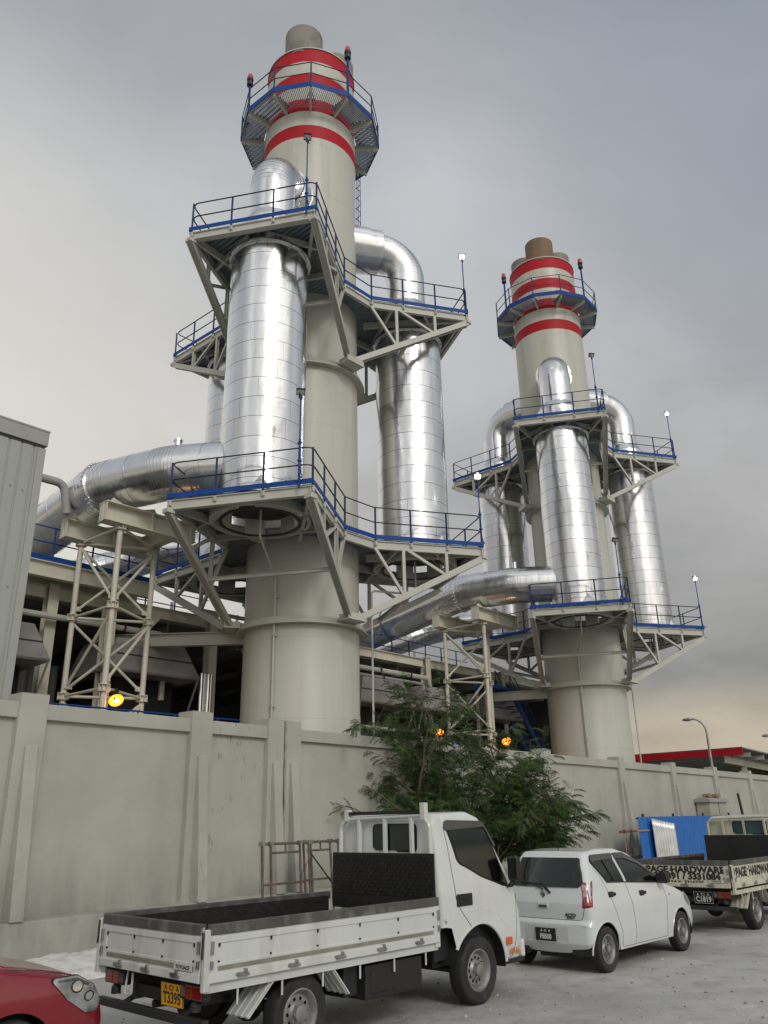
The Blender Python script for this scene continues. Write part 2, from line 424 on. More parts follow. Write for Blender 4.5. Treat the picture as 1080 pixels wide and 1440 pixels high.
def make_chimney(name, label, flue_mat):
    t = thing(name, label, 'chimney', S1, RZ)
    n = 64
    sh = MB()
    sh.lathe([(1.885, 0), (1.885, 5.03), (1.874, 5.05), (1.87, 7.6), (1.87, 16.5), (1.87, 26.93)], n)
    sh.lathe([(1.87, 27.55), (1.87, 28.27), (1.80, 28.275)], n)
    for z0, z1 in ((28.275, 28.29), (28.95, 29.65), (30.32, 31.0)): sh.lathe([(1.825, z0), (1.825, z1)], n)
    sh.build('shell', 'cream', t)
    rb = MB()
    for z0, z1, r in ((26.93, 27.55, 1.872), (28.28, 28.95, 1.827), (29.65, 30.32, 1.827), (31.0, 31.7, 1.827)):
        b = MB(); b.lathe([(r - .02, z0), (r, z0), (r, z1), (r - .02, z1)], n); b.build('red_band', 'red_band', t, angle=50)
    cp = MB(); cp.lathe([(1.86, 31.70), (1.86, 31.76), (.01, 31.80)], n); cp.build('top_cap', 'cream_steel', t)
    for z in (7.66, 16.72):
        b = MB(); b.lathe([(1.86, z - .02), (2.13, z - .02), (2.13, z + .02), (1.86, z + .02)], n)
        b.lathe([(2.07, z + .02), (2.05, z + .20), (1.865, z + .22)], n)
        for k in range(3):
            a = R(-90 + 120 * k); c = pol(2.28, a, z + .10)
            Y = Matrix.Translation(c) @ Matrix.Rotation(a, 4, 'Z')
            b.box((.02, 0, 0), (.55, .78, .04), 0, Y); b.box((.02, .30, .1), (.5, .03, .2), 0, Y); b.box((.02, -.30, .1), (.5, .03, .2), 0, Y); b.box((.27, 0, .09), (.03, .8, .22), 0, Y)
        b.build('support_ring', 'cream', t)
    for k in range(3):
        a = R(-150 + 120 * k); c = pol(1.06, a)
        fl = MB(); h = 33.12
        fl.lathe([(.79, 31.6), (.79, h), (.75, h)], 32, 0, Matrix.Translation(c)); fl.lathe([(.75, h), (.74, 31.9)], 32, 1, Matrix.Translation(c)); fl.lathe([(.74, 31.9), (.01, 31.9)], 32, 1, Matrix.Translation(c))
        fl.build('flue', [flue_mat if k == 0 else 'soot', 'hole'], t)
    # caged ladder on the far right flank, from the upper platform to the crown
    la = R(-3); Y = Matrix.Rotation(la, 4, 'Z')
    ld = MB()
    for s in (-.22, .22): ld.beam((2.05, s, 22.5), (2.05, s, 29.3), .05, .05, (1, 0, 0), 0, Y)
    for i in range(23): ld.tube([(2.05, -.22, 22.7 + i * .29), (2.05, .22, 22.7 + i * .29)], .014, 6, 0, X=Y)
    for i in range(8):
        z = 24.6 + i * .55
        ld.tube([(2.05 + .32 + .34 * cos(q), .34 * sin(q), z) for q in [R(-160 + 32 * k) for k in range(11)]], .016, 5, 0, X=Y)
    for q in (-100, -40, 0, 40, 100):
        ld.tube([(2.37 + .34 * cos(R(q)), .34 * sin(R(q)), 24.6), (2.37 + .34 * cos(R(q)), .34 * sin(R(q)), 28.45)], .013, 5, 0, X=Y)
    for z in (22.6, 25.2, 27.9):
        for s in (-.22, .22): ld.beam((1.86, s, z), (2.05, s, z), .04, .04, (0, 0, 1), 0, Y)
    ld.build('ladder', 'blue_steel', t)
    # drain pipes
    d = MB(); p = fillet([(-3.46, -2.0, 10.6), (-3.46, -2.0, 9.75), pol(1.98, R(-157), 9.05), pol(1.98, R(-157), 0)], .12); d.tube(p, .035, 8)
    for z in (2.5, 5.2, 7.3, 8.5): d.box(pol(1.94, R(-157), z), (.12, .12, .04))
    d.build('drain_pipe', 'cream_steel', t)
    d = MB(); d.tube(fillet([(3.46, -2.0, 10.6), (3.46, -2.0, 9.3), pol(2.3, R(-42), 9.2), pol(2.3, R(-42), 0)], .15), .035, 8); d.build('drain_pipe', 'cream_steel', t)
    if flue_mat == 'soot':
        d = MB(); Y = Matrix.Rotation(R(-128), 4, 'Z'); d.box((1.875, 0, 23.6), (.02, .26, .55), 0, Y); d.build('inspection_patch', 'bld_sheet', t)
    return t

# ------------------------------------------------------------------ trefoil platforms
EE, WW, KR, KA = 5.70, 2.13, 2.78, R(13.9)
def trefoil(inset=0.):
    e, w, kr = EE - inset, WW - inset, KR - inset * .9
    out = []
    for a in ARMS:
        er = Vector((cos(a), sin(a), 0)); et = Vector((-sin(a), cos(a), 0))
        out.append(('c', er * e - et * w)); out.append(('c', er * e + et * w))
        out.append(('k', pol(kr, a + R(60) - KA))); out.append(('k', pol(kr, a + R(60) + KA)))
    return out

def deck_mesh(mb, outline, holes, z0, z1, mi=0):
    """flat plate with round holes, given thickness"""
    vs, es, n0 = [], [], 0
    def loop(pts):
        o = len(vs); vs.extend([(p[0], p[1]) for p in pts]); es.extend([(o + i, o + (i + 1) % len(pts)) for i in range(len(pts))])
    loop(outline); nb = [len(outline)]
    for c, r, k in holes: loop([(c[0] + r * cos(2 * PI * i / k), c[1] + r * sin(2 * PI * i / k)) for i in range(k)])
    res = delaunay_2d_cdt([Vector(v) for v in vs], es, [], 0, 1e-5)
    cv, ct = res[0], res[2]
    def inside(p):
        x, y = p; c = False; n = len(outline); j = n - 1
        for i in range(n):
            xi, yi = outline[i][0], outline[i][1]; xj, yj = outline[j][0], outline[j][1]
            if (yi > y) != (yj > y) and x < (xj - xi) * (y - yi) / (yj - yi) + xi: c = not c
            j = i
        return c and all((x - h[0][0]) ** 2 + (y - h[0][1]) ** 2 > (h[1] * .995) ** 2 for h in holes)
    tris = [t for t in ct if inside(sum((Vector(cv[i]) for i in t), Vector((0, 0))) / 3)]
    a = [(p.x, p.y, z0) for p in cv]; b = [(p.x, p.y, z1) for p in cv]; n = len(cv)
    cnt = {}
    for t in tris:
        for i in range(3):
            e = (t[i], t[(i + 1) % 3]); k = tuple(sorted(e)); cnt.setdefault(k, []).append(e)
    side = [(e[0][0], e[0][1], n + e[0][1], n + e[0][0]) for e in cnt.values() if len(e) == 1]
    mb.add(a + b, [tuple(reversed(t)) for t in tris] + [tuple(i + n for i in t) for t in tris] + side, mi)

def rail_loop(mb, pts, h, r, rad, mi=0):
    p = fillet([(q[0], q[1], h) for q in pts], rad, 4, True); mb.tube(p, r, 6, mi, closed=True)

def make_platform(name, label, z, zb, upper):
    t = thing(name, label, 'platform', S1 + Vector((0, 0, z)), RZ)
    poly = [p for _, p in trefoil()]; inn = [p for _, p in trefoil(.06)]; n = len(poly)
    sil = [(pol(4.0, a), 1.0 if upper else 1.36, 32) for a in ARMS]
    d = MB(); deck_mesh(d, inn, [((0, 0), 1.869, 64)] + sil, -.045, 0); d.build('deck', 'galv', t)
    tb = MB(); eb = MB()
    for i in range(n):
        a, b = poly[i], poly[(i + 1) % n]; m = (a + b) / 2; nr = Vector(((b - a).y, -(b - a).x, 0)).normalized()
        if nr.dot(m) < 0: nr = -nr
        tb.beam(a + Vector((0, 0, .075)), b + Vector((0, 0, .075)), .012, .15)
        eb.ibeam(a - nr * .07 + Vector((0, 0, -.19)), b - nr * .07 + Vector((0, 0, -.19)), .12, .28, .02)
    tb.build('toe_board', 'blue_steel', t); eb.build('edge_beam', 'cream_steel', t)
    # joists below the deck
    for a in ARMS:
        jb = MB(); Y = Matrix.Rotation(a, 4, 'Z')
        for s in (-1, 1):
            jb.ibeam((EE - .2, s * (WW - .15), -.20), (2.05, s * .55, -.20), .10, .24, .014, X=Y)
            jb.ibeam((4.0 - .05, s * (WW - .12), -.20), (4.0 + 1.2, s * .3, -.20), .09, .20, .014, X=Y)
            jb.ibeam((2.75, s * (WW - .15), -.20), (2.75, 0, -.20), .09, .20, .014, X=Y)
        rr = 1.12 if upper else 1.45
        jb.lathe([(rr - .08, -.32), (rr + .02, -.32), (rr + .02, -.05), (rr - .08, -.05), (rr - .08, -.32)], 40, 0, Y @ Matrix.Translation((4, 0, 0)))
        jb.ibeam((5.05 + .45, -WW + .12, -.20), (5.05 + .45, WW - .12, -.20), .09, .2, .014, X=Y)
        jb.build('joists', 'cream_steel', t)
    # brackets: a plane truss under each side edge
    B = zb - z
    proto = {}
    for a in ARMS:
        ends = []
        for s in (-1, 1):
            er = Vector((cos(a), sin(a), 0)); et = Vector((-sin(a), cos(a), 0))
            c = er * (EE - .05) + et * s * (WW - .07) + Vector((0, 0, -.42))
            bb = a + s * R(60); b = pol(2.38, bb, B + .16) - Vector((-sin(bb), cos(bb), 0)) * s * .20
            k = pol(KR - .08, a + s * (R(60) - KA), -.30)
            ctop = c + Vector((0, 0, .12))
            m = MB(); nrm = (c - b).cross(Vector((0, 0, 1))).normalized()
            m.ibeam(b, c, .20, .22, .022, nrm)
            L = lambda t_: b.lerp(c, t_)
            T = lambda t_: k.lerp(ctop, t_)
            def bt(t_):                       # point of the brace straight below T(t)
                p = T(t_); d_ = c - b; q = ((p - b).dot(Vector((d_.x, d_.y, 0)))) / (d_.x ** 2 + d_.y ** 2); return L(q)
            for t_ in (.27, .66): m.ibeam(T(t_), bt(t_), .10, .11, .012, nrm)
            for t0, t1 in ((.02, .27), (.31, .66)): m.ibeam(T(t0), bt(t1), .09, .10, .012, nrm)
            m.box(c + Vector((0, 0, .05)), (.25, .25, .12))
            m.build('bracket_truss', 'cream_steel', t)
            ends.append(L(.44))
        m = MB(); m.ibeam(ends[0], ends[1], .10, .12, .012); m.build('tie_bar', 'cream_steel', t)
    # hand rails and posts
    ri = [p for _, p in trefoil(.03)]
    for h in (1.10, .58):
        m = MB(); rail_loop(m, ri, h, .022, .22); m.build('handrail', 'navy_rail', t)
    post = None; k = 0
    for i in range(n):
        a, b = ri[i], ri[(i + 1) % n]; L = (b - a).length; ns = max(1, round(L / 1.45))
        for j in range(ns):
            q = a.lerp(b, (j + (.04 if j == 0 and L > 2 else 0)) / ns)
            if post is None:
                m = MB(); m.beam((0, 0, -.12), (0, 0, 1.10), .045, .045, (1, 0, 0)); m.box((0, 0, -.14), (.07, .09, .14), 1)
                post = m.build('rail_post', ['post_blue', 'cream_steel'], t); post.location = q
            else: inst(post, t, q)
    if not upper:                              # ring stools carrying the silencers
        pass
    return t

# ------------------------------------------------------------------ crown walkway: twelve-sided
def make_crown(name, label):
    zc = 28.52
    t = thing(name, label, 'walkway', S1 + Vector((0, 0, zc)), RZ)
    a0 = R(-132); ro = 2.88
    P = [pol(ro, a0 + R(30 * k)) for k in range(12)]
    g = MB()                                   # open grating: radial bearing bars between the beams
    for k in range(12):
        a, b = P[k], P[(k + 1) % 12]; m = 19
        for i in range(m + 1):
            q = a.lerp(b, (i + .5) / (m + 1)); w = q.normalized()
            mid = ((a + b) / 2).normalized(); c_ = q - mid * (q.dot(mid) - 1.86)
            if c_.length < 1.84: c_ = c_.normalized() * 1.86
            g.beam(q * .995, c_, .010, .085)
    g.build('grating', 'galv', t)
    tb = MB(); bm = MB()
    for k in range(12):
        a, b = P[k], P[(k + 1) % 12]
        tb.beam(a + Vector((0, 0, .06)), b + Vector((0, 0, .06)), .02, .24)
        m = MB(); d = a.normalized()
        m.ibeam(d * 1.80 + Vector((0, 0, -.16)), a * .985 + Vector((0, 0, -.13)), .09, .20, .014); m.build('bracket_beam', 'cream_steel', t)
    tb.build('toe_board', 'blue_steel', t)
    for h in (1.22, .66):
        m = MB(); m.tube([p * .99 + Vector((0, 0, h)) for p in P], .021, 6, closed=True); m.build('handrail', 'navy_rail', t)
    post = None
    for p in P:
        q = p * .99
        if post is None:
            m = MB(); m.beam((0, 0, -.05), (0, 0, 1.22), .045, .045, (1, 0, 0)); post = m.build('rail_post', 'post_blue', t); post.location = q
        else: inst(post, t, q)
    return t

def make_beacon(label, p):
    t = thing('beacon_light', label, 'beacon light', p, RZ)
    m = MB(); m.beam((0, 0, -.1), (0, 0, 1.95), .07, .07, (1, 0, 0)); m.build('pole', 'blue_steel', t)
    m = MB(); m.lathe([(.03, 1.93), (.13, 1.95), (.13, 2.10), (.10, 2.12), (.10, 2.18)], 16, 0, cap=True); m.lathe([(.11, 2.18), (.14, 2.24), (.14, 2.30), (.02, 2.32)], 16, 0); m.build('lamp_base', 'black', t)
    m = MB(); m.lathe([(.115, 2.31), (.12, 2.42), (.09, 2.55), (.01, 2.60)], 16); m.build('lamp_glass', 'beacon_red', t)
    return t

def make_mast(label, p, top, lit, rz=0):
    t = thing('floodlight_mast', label, 'floodlight', p, RZ)
    h = top - p[2]
    m = MB(); m.tube([(0, 0, -.15), (0, 0, 1.3)], .035, 8); m.tube([(0, 0, 1.3), (0, 0, h - .1)], .02, 8); m.box((0, 0, .65), (.09, .09, .05)); m.box((0, 0, 1.18), (.09, .09, .05)); m.build('pole', 'blue_steel', t)
    m = MB(); m.tube(fillet([(.02, 0, .5), (.10, 0, .2), (-.05, -.15, .08), (-.3, -.3, .06)], .1), .014, 6); m.build('cable', 'black', t)
    Y = Matrix.Translation((0, 0, h)) @ Matrix.Rotation(rz, 4, 'Z') @ Matrix.Rotation(R(35), 4, 'Y')
    m = MB(); m.box((0, 0, 0), (.09, .25, .18), 0, Y); m.box((.03, 0, .10), (.13, .26, .02), 0, Y)
    for k in range(5): m.box((-.06, -.10 + .05 * k, 0), (.04, .010, .15), 0, Y)
    m.beam((0, 0, h - .22), (0, 0, h), .03, .12, (1, 0, 0)); o = m.build('lamp_head', 'black', t)
    m = MB(); m.box((.05, 0, 0), (.012, .21, .14), 0, Y); m.build('lamp_lens', 'lamp_white' if lit else 'glass_clear', t)
    if lit:
        m = MB(); m.sphere((0, 0, h), .12, 10, 6); m.build('lit_bulb', 'lamp_white', t)
    return t

# ------------------------------------------------------------------ silencers with their outlet elbows
def make_silencer(label, a):
    p = S1 + Matrix.Rotation(RZ, 3, 'Z') @ pol(4.0, a)
    t = thing('silencer', label, 'silencer', p, RZ + a)      # local -x points at the chimney
    prof = [(.3, 10.64), (1.12, 10.66), (1.25, 10.70)]
    z = 10.75
    while z < 19.25: prof.append((1.26, z)); z += .2
    prof.append((1.26, 19.3))
    m = MB(); m.lathe(prof[:3], 40, 1, Matrix.Translation((0, 0, -11.1)), cap=True); m.lathe(prof[2:], 72, 0, Matrix.Translation((0, 0, -11.1)), wob=.010, seed=a); o = m.build('body', ['clad', 'dark_steel'], t, angle=50); o.location = (0, 0, 11.1)
    m = MB(); m.lathe([(1.26, 19.26), (1.345, 19.27), (1.345, 19.33), (1.26, 19.34)], 64)
    for k in range(7): m.box(pol(1.345, 2 * PI * k / 7, 19.24), (.05, .05, .07))
    m.build('flange', 'clad', t)
    m = MB(); m.lathe([(1.26, 19.36), (1.20, 19.45), (1.05, 20.35), (1.03, 20.62), (.80, 21.02)], 56); m.build('neck', 'clad', t, angle=25)
    # elbow: one gore after another
    pts = [Vector((0, 0, 20.95)), Vector((0, 0, 21.6)), Vector((0, 0, 22.35))]
    rb = 1.15; ng = 14
    for k in range(1, ng + 1):
        q = PI / 2 * k / ng; pts.append(Vector((-rb * (1 - cos(q)), 0, 22.35 + rb * sin(q))))
    m = MB(); m.tube(pts, .76, 40, 0, False, split=True)
    for k in range(2, ng + 3, 1):
        d = (pts[k] - pts[k - 1]).normalized(); Y, L = m.frame(pts[k] - d * .005, pts[k] + d * .005, (0, 1, 0))
        m.lathe([(.758, -.004), (.763, -.004), (.763, .004), (.758, .004)], 40, 1, Y @ Matrix.Rotation(R(90), 4, 'Y'))
    m.build('elbow', ['clad_duct', 'clad_seam'], t, angle=60)
    m = MB(); Y = Matrix.Translation((-1.10, 0, 23.5)) @ Matrix.Rotation(R(-90), 4, 'Y')
    m.lathe([(.78, 0), (.88, .02), (.90, .05), (.90, .55), (.93, .56), (.93, 1.30)], 48, 0, Y); m.build('outlet_box', 'clad_duct', t, angle=30)
    # stool below
    m = MB(); m.lathe([(1.10, 10.16), (1.20, 10.16), (1.20, 10.20), (1.10, 10.20), (1.10, 10.16)], 40, 1)
    for k in range(6): m.box((1.10, 0, 10.43), (.14, .62, .48), 0, Matrix.Rotation(2 * PI * (k + .5) / 6, 4, 'Z'))
    m.build('stool', ['cream_steel', 'dark_steel'], t)
    # lifting lug and lap on the foot of the shell
    for q in (-60, 20, 80):
        m = MB(); Y = Matrix.Rotation(R(q), 4, 'Z'); m.add([(1.25, -.3, 10.75), (1.25, .3, 10.75), (1.42, 0, 10.75), (1.25, 0, 11.2)], [(0, 1, 2), (0, 2, 3), (1, 3, 2), (0, 3, 1)], 0, False, Y)
        m.build('foot_gusset', 'clad', t)
    return t

def make_duct(label, path, rad, flange_at, loc):
    t = thing('exhaust_duct', label, 'duct', loc, RZ)
    P = fillet(path, 2.6, 7)
    Q = []
    for i in range(len(P) - 1):                # split long straights into courses
        L = (P[i + 1] - P[i]).length; n = max(1, int(L / .75))
        for k in range(n): Q.append(P[i].lerp(P[i + 1], k / n))
    Q.append(P[-1])
    m = MB(); m.tube(Q, rad, 44, 0, True, split=True)
    for k in range(1, len(Q) - 1):
        d = (Q[k + 1] - Q[k - 1]).normalized(); Y, L = m.frame(Q[k], Q[k] + d, (0, 0, 1))
        m.lathe([(rad - .004, -.007), (rad + .005, -.007), (rad + .005, .007), (rad - .004, .007)], 44, 1, Y @ Matrix.Rotation(R(90), 4, 'Y'))
    m.build('duct_body', ['clad_duct', 'clad_seam'], t, angle=60)
    for f in flange_at:
        k = min(range(1, len(Q) - 1), key=lambda i: (Q[i] - Vector(f)).length); d = (Q[k + 1] - Q[k - 1]).normalized()
        m = MB(); Y, L = m.frame(Q[k], Q[k] + d, (0, 0, 1)); Y = Y @ Matrix.Rotation(R(90), 4, 'Y')
        m.lathe([(rad - .02, -.05), (rad + .035, -.05), (rad + .035, .05), (rad - .02, .05)], 44, 0, Y)
        for i in range(36):
            q = 2 * PI * i / 36; m.box(((rad + .04) * cos(q), (rad + .04) * sin(q), 0), (.035, .035, .13), 0, Y)
        m.build('flange', 'clad_duct', t)
    return t

def make_tower(label, loc, zt=10.4, zj=(10.36, 7.96, 5.6, 3.2, .8), top=True):
    """three-legged pipe lattice under a duct; local origin at the middle of the legs"""
    t = thing('duct_support_tower', label, 'tower', loc, RZ)
    L = [Vector((-.62, -1.13, 0)), Vector((-.70, 1.07, 0)), Vector((1.30, .06, 0))]
    for p in L:
        m = MB(); m.tube([p, p + Vector((0, 0, zt - .05))], .085, 14); m.build('leg', 'tower_cream', t)
    for z in zj:
        for p in L:
            m = MB()
            for dz in (-.09, .09): m.lathe([(.08, dz - .012), (.175, dz - .012), (.175, dz + .012), (.08, dz + .012)], 10, 0, Matrix.Translation(p + Vector((0, 0, z))), smooth=False)
            for k in range(8): m.box((.125, 0, 0), (.09, .015, .17), 0, Matrix.Translation(p + Vector((0, 0, z))) @ Matrix.Rotation(k * PI / 4, 4, 'Z'))
            m.build('joint_collar', 'tower_cream', t)
        for i in range(3):
            a, b = L[i] + Vector((0, 0, z)), L[(i + 1) % 3] + Vector((0, 0, z)); d = (b - a).normalized()
            m = MB(); m.tube([a + d * .15, b - d * .15], .045, 8); m.build('cross_tube', 'tower_cream', t)
    for j in range(len(zj) - 1):
        for i in range(3):
            a, b = L[i], L[(i + 1) % 3]
            if (i + j) % 2 or i == 2: pairs = ((a, zj[j], b, zj[j + 1]),)
            else: pairs = ((b, zj[j], a, zj[j + 1]),)
            if i == 1: pairs = ((a, zj[j], b, zj[j + 1]), (b, zj[j], a, zj[j + 1]))
            for p, z0, q, z1 in pairs:
                p0 = p + Vector((0, 0, z0 - .15)); q0 = q + Vector((0, 0, z1 + .15)); d = (q0 - p0).normalized()
                m = MB(); m.tube([p0 + d * .1, q0 - d * .1], .045, 8); m.box((0, 0, 0), (.16, .02, .14), 0, Matrix.Translation(q0 - d * .2)); m.build('diagonal', 'tower_cream', t)
    if top:
        z = zt + .30
        for y0, x0, x1 in ((-1.13, -1.25, 1.9), (1.07, -1.35, 1.9)):
            m = MB(); m.ibeam((x0, y0, z), (x1, y0, z), .46, .60, .03)
            for k in range(3): m.box((x0 + .03 + (x1 - x0 - .06) * k / 2, y0, z), (.02, .42, .54))
            m.build('head_beam', 'tower_cream', t)
        m = MB(); m.ibeam((1.30, -1.0, z), (1.30, .95, z), .30, .45, .025); m.build('head_beam', 'tower_cream', t)
        m = MB()                              # saddle plates under the duct
        for y0 in (-1.13, 1.07):
            m.prism([(-.75, 0), (.95, 0), (.80, .2), (.42, .08), (.1, .03), (-.25, .08), (-.6, .2)], -.02, .02, 0, Matrix.Translation((-.35, y0, z + .31)) @ Matrix.Rotation(R(90), 4, 'X'))
        m.build('saddle', 'tower_cream', t)
    return t

# ---- build for the near chimney, then the far one
ch1 = make_chimney('chimney', 'tall cream chimney with red bands and grey flue tops, the larger nearer of the two', 'soot')
ch2 = make_chimney('chimney', 'cream chimney with red bands and rusty brown main flue, the farther smaller one', 'rust_flue'); ch2.location = S2
for o in (ch1, ch2): o['group'] = 'red banded chimneys'
def both(o, l2, group):
    o['group'] = group
    c = copy_tree(o); c.location = o.location + STEP; c['label'] = l2; c['group'] = group
    return c
both(make_platform('maintenance_platform', 'lower blue edged steel platform on trusses around the larger nearer chimney', 10.5, 7.68, False),
     'lower blue edged platform around the farther chimney with the rusty flue', 'maintenance platforms around the chimneys')
both(make_platform('maintenance_platform', 'upper platform around the larger chimney, above its three silver cylinders', 19.73, 16.9, True),
     'upper platform around the farther chimney, halfway up its silver cylinders and bends', 'maintenance platforms around the chimneys')
both(make_crown('crown_walkway', 'twelve sided railed walkway just under the top of the larger nearer chimney'),
     'twelve sided railed walkway just under the top of the farther rusty topped chimney', 'walkways round the chimney tops')
for a, l1, l2 in ((ARMS[0], 'fat silver cylinder in front of the larger chimney, facing the wall', 'silver cylinder in front of the farther chimney, middle of its three'),
                  (ARMS[1], 'silver cylinder on the right side of the larger nearer chimney', 'silver cylinder on the right side of the farther chimney'),
                  (ARMS[2], 'silver cylinder behind the larger chimney, mostly hidden by the front cylinder', 'silver cylinder on the left side of the farther chimney, behind the duct')):
    both(make_silencer(l1, a), l2, 'silver silencer cylinders')
sv = lambda a, b, z: Vector((a, b, z))
D1 = [sv(-3.46, -2.0, 11.98), sv(-5.05, .35, 12.02), sv(-5.95, 2.7, 11.95), sv(-6.15, 7, 11.2), sv(-6.2, 14, 10.0)]
both(make_duct('big silver duct bending from the front cylinder of the larger chimney to the grey building', D1, .83, [sv(-5.95, 2.75, 12)], S1),
     'silver duct running left from the front cylinder of the farther chimney', 'silver exhaust ducts')
D2 = [sv(0, 4.0, 11.75), sv(-1.3, 6.2, 11.7), sv(-2.3, 8.4, 11.4), sv(-5.4, 9.5, 10.1), sv(-9, 10.2, 9.5)]
both(make_duct('silver duct low behind the support tower of the larger chimney', D2, .62, [], S1),
     'lower silver duct behind the far support tower, under the bigger duct', 'silver exhaust ducts')
both(make_tower('cream three legged pipe tower under the big duct beside the grey building', plant(-5.28, 2.70)),
     'cream three legged pipe tower behind the leafy tree under the far duct', 'duct support towers')
make_tower('cream pipe tower with cross braces just behind the larger chimney, right of it', plant(5.9, 5.0), 9.9, (9.3, 6.6, 4.1, 1.6), False)['group'] = 'duct support towers'

m = MB(); m.tube([(0, 0, -.1), (0, 0, .35)], .11, 12); m.lathe([(.11, .30), (.14, .31), (.14, .36), (.02, .38)], 12)
vs_ = m.build('vent_stub', 'clad_duct'); vs_.location = plant(-5.0, .25, 12.74); vs_.rotation_euler.z = RZ
tag(vs_, 'short silver vent stub standing on the big duct of the larger chimney', 'vent', 'vent stubs on the ducts')
c = copy_tree(vs_); c.location = vs_.location + STEP; c['label'] = 'short silver vent stub on the duct of the farther chimney'

bl = [(-2.5, .98), (-.69 + .35, -2.61 - .12)]
for k, (a, b) in enumerate(((-2.45, 1.05), (-.55, -2.78))):
    side = ('left', 'right')[k]
    both(make_beacon('red beacon on a blue pole, %s edge of the larger chimney top walkway' % side, plant(a, b, 28.6)),
         'red beacon on a blue pole, %s edge of the farther chimney top walkway' % side, 'red beacons on the chimney tops')
ms = (((-4.05, -4.42), 19.73, 22.66, 0, 'unlit black floodlight pole at the near corner of the %s upper platform'),
      ((3.98, -4.50), 19.73, 22.50, 1, 'lit floodlight pole at the right corner of the %s upper platform'),
      ((-4.15, -4.45), 10.5, 13.26, 0, 'unlit black floodlight pole at the near corner of the %s lower platform'),
      ((3.90, -4.60), 10.5, 13.11, 1, 'lit floodlight pole at the right corner of the %s lower platform'))
for (a, b), z, top, lit, lab in ms:
    both(make_mast(lab % 'larger chimney\'s', plant(a, b, z), top, lit, R(-130)), lab % 'farther chimney\'s', 'floodlight poles on the platforms')
# ------------------------------------------------------------------ ground
m = MB(); m.add([(-900, -300, 0), (900, -300, 0), (900, 1500, 0), (-900, 1500, 0)], [(0, 1, 2, 3)])
g = structure(m.build('ground', 'ground'))

# ------------------------------------------------------------------ boundary wall
AL = R(38.8); WU = Vector((sin(AL), cos(AL), 0)); WN = Vector((-WU.y, WU.x, 0)); WP = Vector((-5.18, 14.35, 0))
WR = R(90) - AL
def onwall(s, d, z=0): return WP + WU * s + WN * d + Vector((0, 0, z))     # d behind the plinth face
wall = thing('boundary_wall', 'long pale rendered boundary wall with pillars, buttress fins and a plinth behind the vehicles', 'wall', WP, WR)
S0, SE = -14.0, 75.0
m = MB(); m.prism([(0, 0), (.9, 0), (.9, .62), (.42, .66), (.02, .64)], S0, SE, 0, Matrix(((0, 0, 1, 0), (1, 0, 0, 0), (0, 1, 0, 0), (0, 0, 0, 1)))); m.build('plinth', 'wall', wall, bevel=.015)
m = MB(); m.span((S0, .40, .6), (4.92, .62, 3.74)); m.build('panel', 'wall', wall)
m = MB(); m.span((4.98, .40, .6), (SE, .62, 3.74)); m.build('panel', 'wall', wall)
pil = [(-13.0, .5), (-8.9, .5), (-4.8, .5), (-.90, .50), (2.66, .52), (4.69, .46), (5.22, .46), (11.0, .5), (16.9, .5), (22.75, .5), (28.1, .5), (33.5, .5), (39.0, .5), (44.6, .5), (50.2, .5), (56, .5), (62, .5)]
prev = None
for k, (s, w) in enumerate(pil):
    nxt = pil[k + 1][0] - pil[k + 1][1] / 2 if k + 1 < len(pil) else SE
    if nxt - (s + w / 2) > .3:
        m = MB(); m.span((s + w / 2 - .02, .31, 3.70), (nxt + .02, .66, 3.96)); m.build('coping', 'wall', wall, bevel=.012)
    m = MB(); h = 4.10
    m.prism([(s - w / 2, .26), (s + w / 2, .26), (s + w / 2, .72), (s - w / 2, .72)], .6, h)
    m.prism([(s - w / 2, .26), (s + w / 2, .26), (s + w / 2, .72), (s - w / 2, .72)], h, h + .01)
    m.build('pillar', 'wall', wall, bevel=.02)
    fw = .22; fs = s + (.02 if k not in (5, 6) else (.0))
    m = MB(); a, b = fs - fw / 2, fs + fw / 2; top = 3.27 if k < 5 else 3.22
    m.add([(a, .27, .64), (b, .27, .64), (a, -.02, .645), (b, -.02, .645), (a, .27, top), (b, .27, top), (a, .20, top - .02), (b, .20, top - .02)],
          [(0, 1, 3, 2), (4, 6, 7, 5), (2, 3, 7, 6), (0, 4, 5, 1), (0, 2, 6, 4), (1, 5, 7, 3)])
    m.build('buttress', 'wall', wall, bevel=.012)
# stained strip in the joint between the twin pillars
m = MB(); m.span((4.935, .24, .7), (4.975, .27, 4.0)); m.build('joint_strip', paint('stained_joint_filler', (.30, .29, .25), .9, var=.3, vs=3, dirt=(.015, .015, .015), dirt_amt=1, ds=2.2), wall)

# ------------------------------------------------------------------ lime heap and broken slabs by the wall foot
heap = MB(); nx, ny = 46, 26
vs = []
for i in range(nx):
    for j in range(ny):
        s = -1.2 + 5.2 * i / (nx - 1); d = -1.75 + 1.9 * j / (ny - 1)
        e = max(0, 1 - ((s - 1.3) / 2.5) ** 2) * max(0, 1 - ((d + .75) / .98) ** 2)
        z = (.02 + .22 * e ** .6) * (1 + .7 * noise.noise(Vector((s * 2.3, d * 2.3, 1)))) * (1 if e > 0 else 0) + (.03 * noise.noise(Vector((s * 9, d * 9, 4))) if e > 0 else 0) - .012
        vs.append(onwall(s, d, z))
heap.add(vs, [(i * ny + j, (i + 1) * ny + j, (i + 1) * ny + j + 1, i * ny + j + 1) for i in range(nx - 1) for j in range(ny - 1)], 0, True)
tag(heap.build('lime_sand_heap', 'lime', angle=80), 'white lime sand spread along the foot of the wall behind the truck tailgate', 'sand heap', kind='stuff')
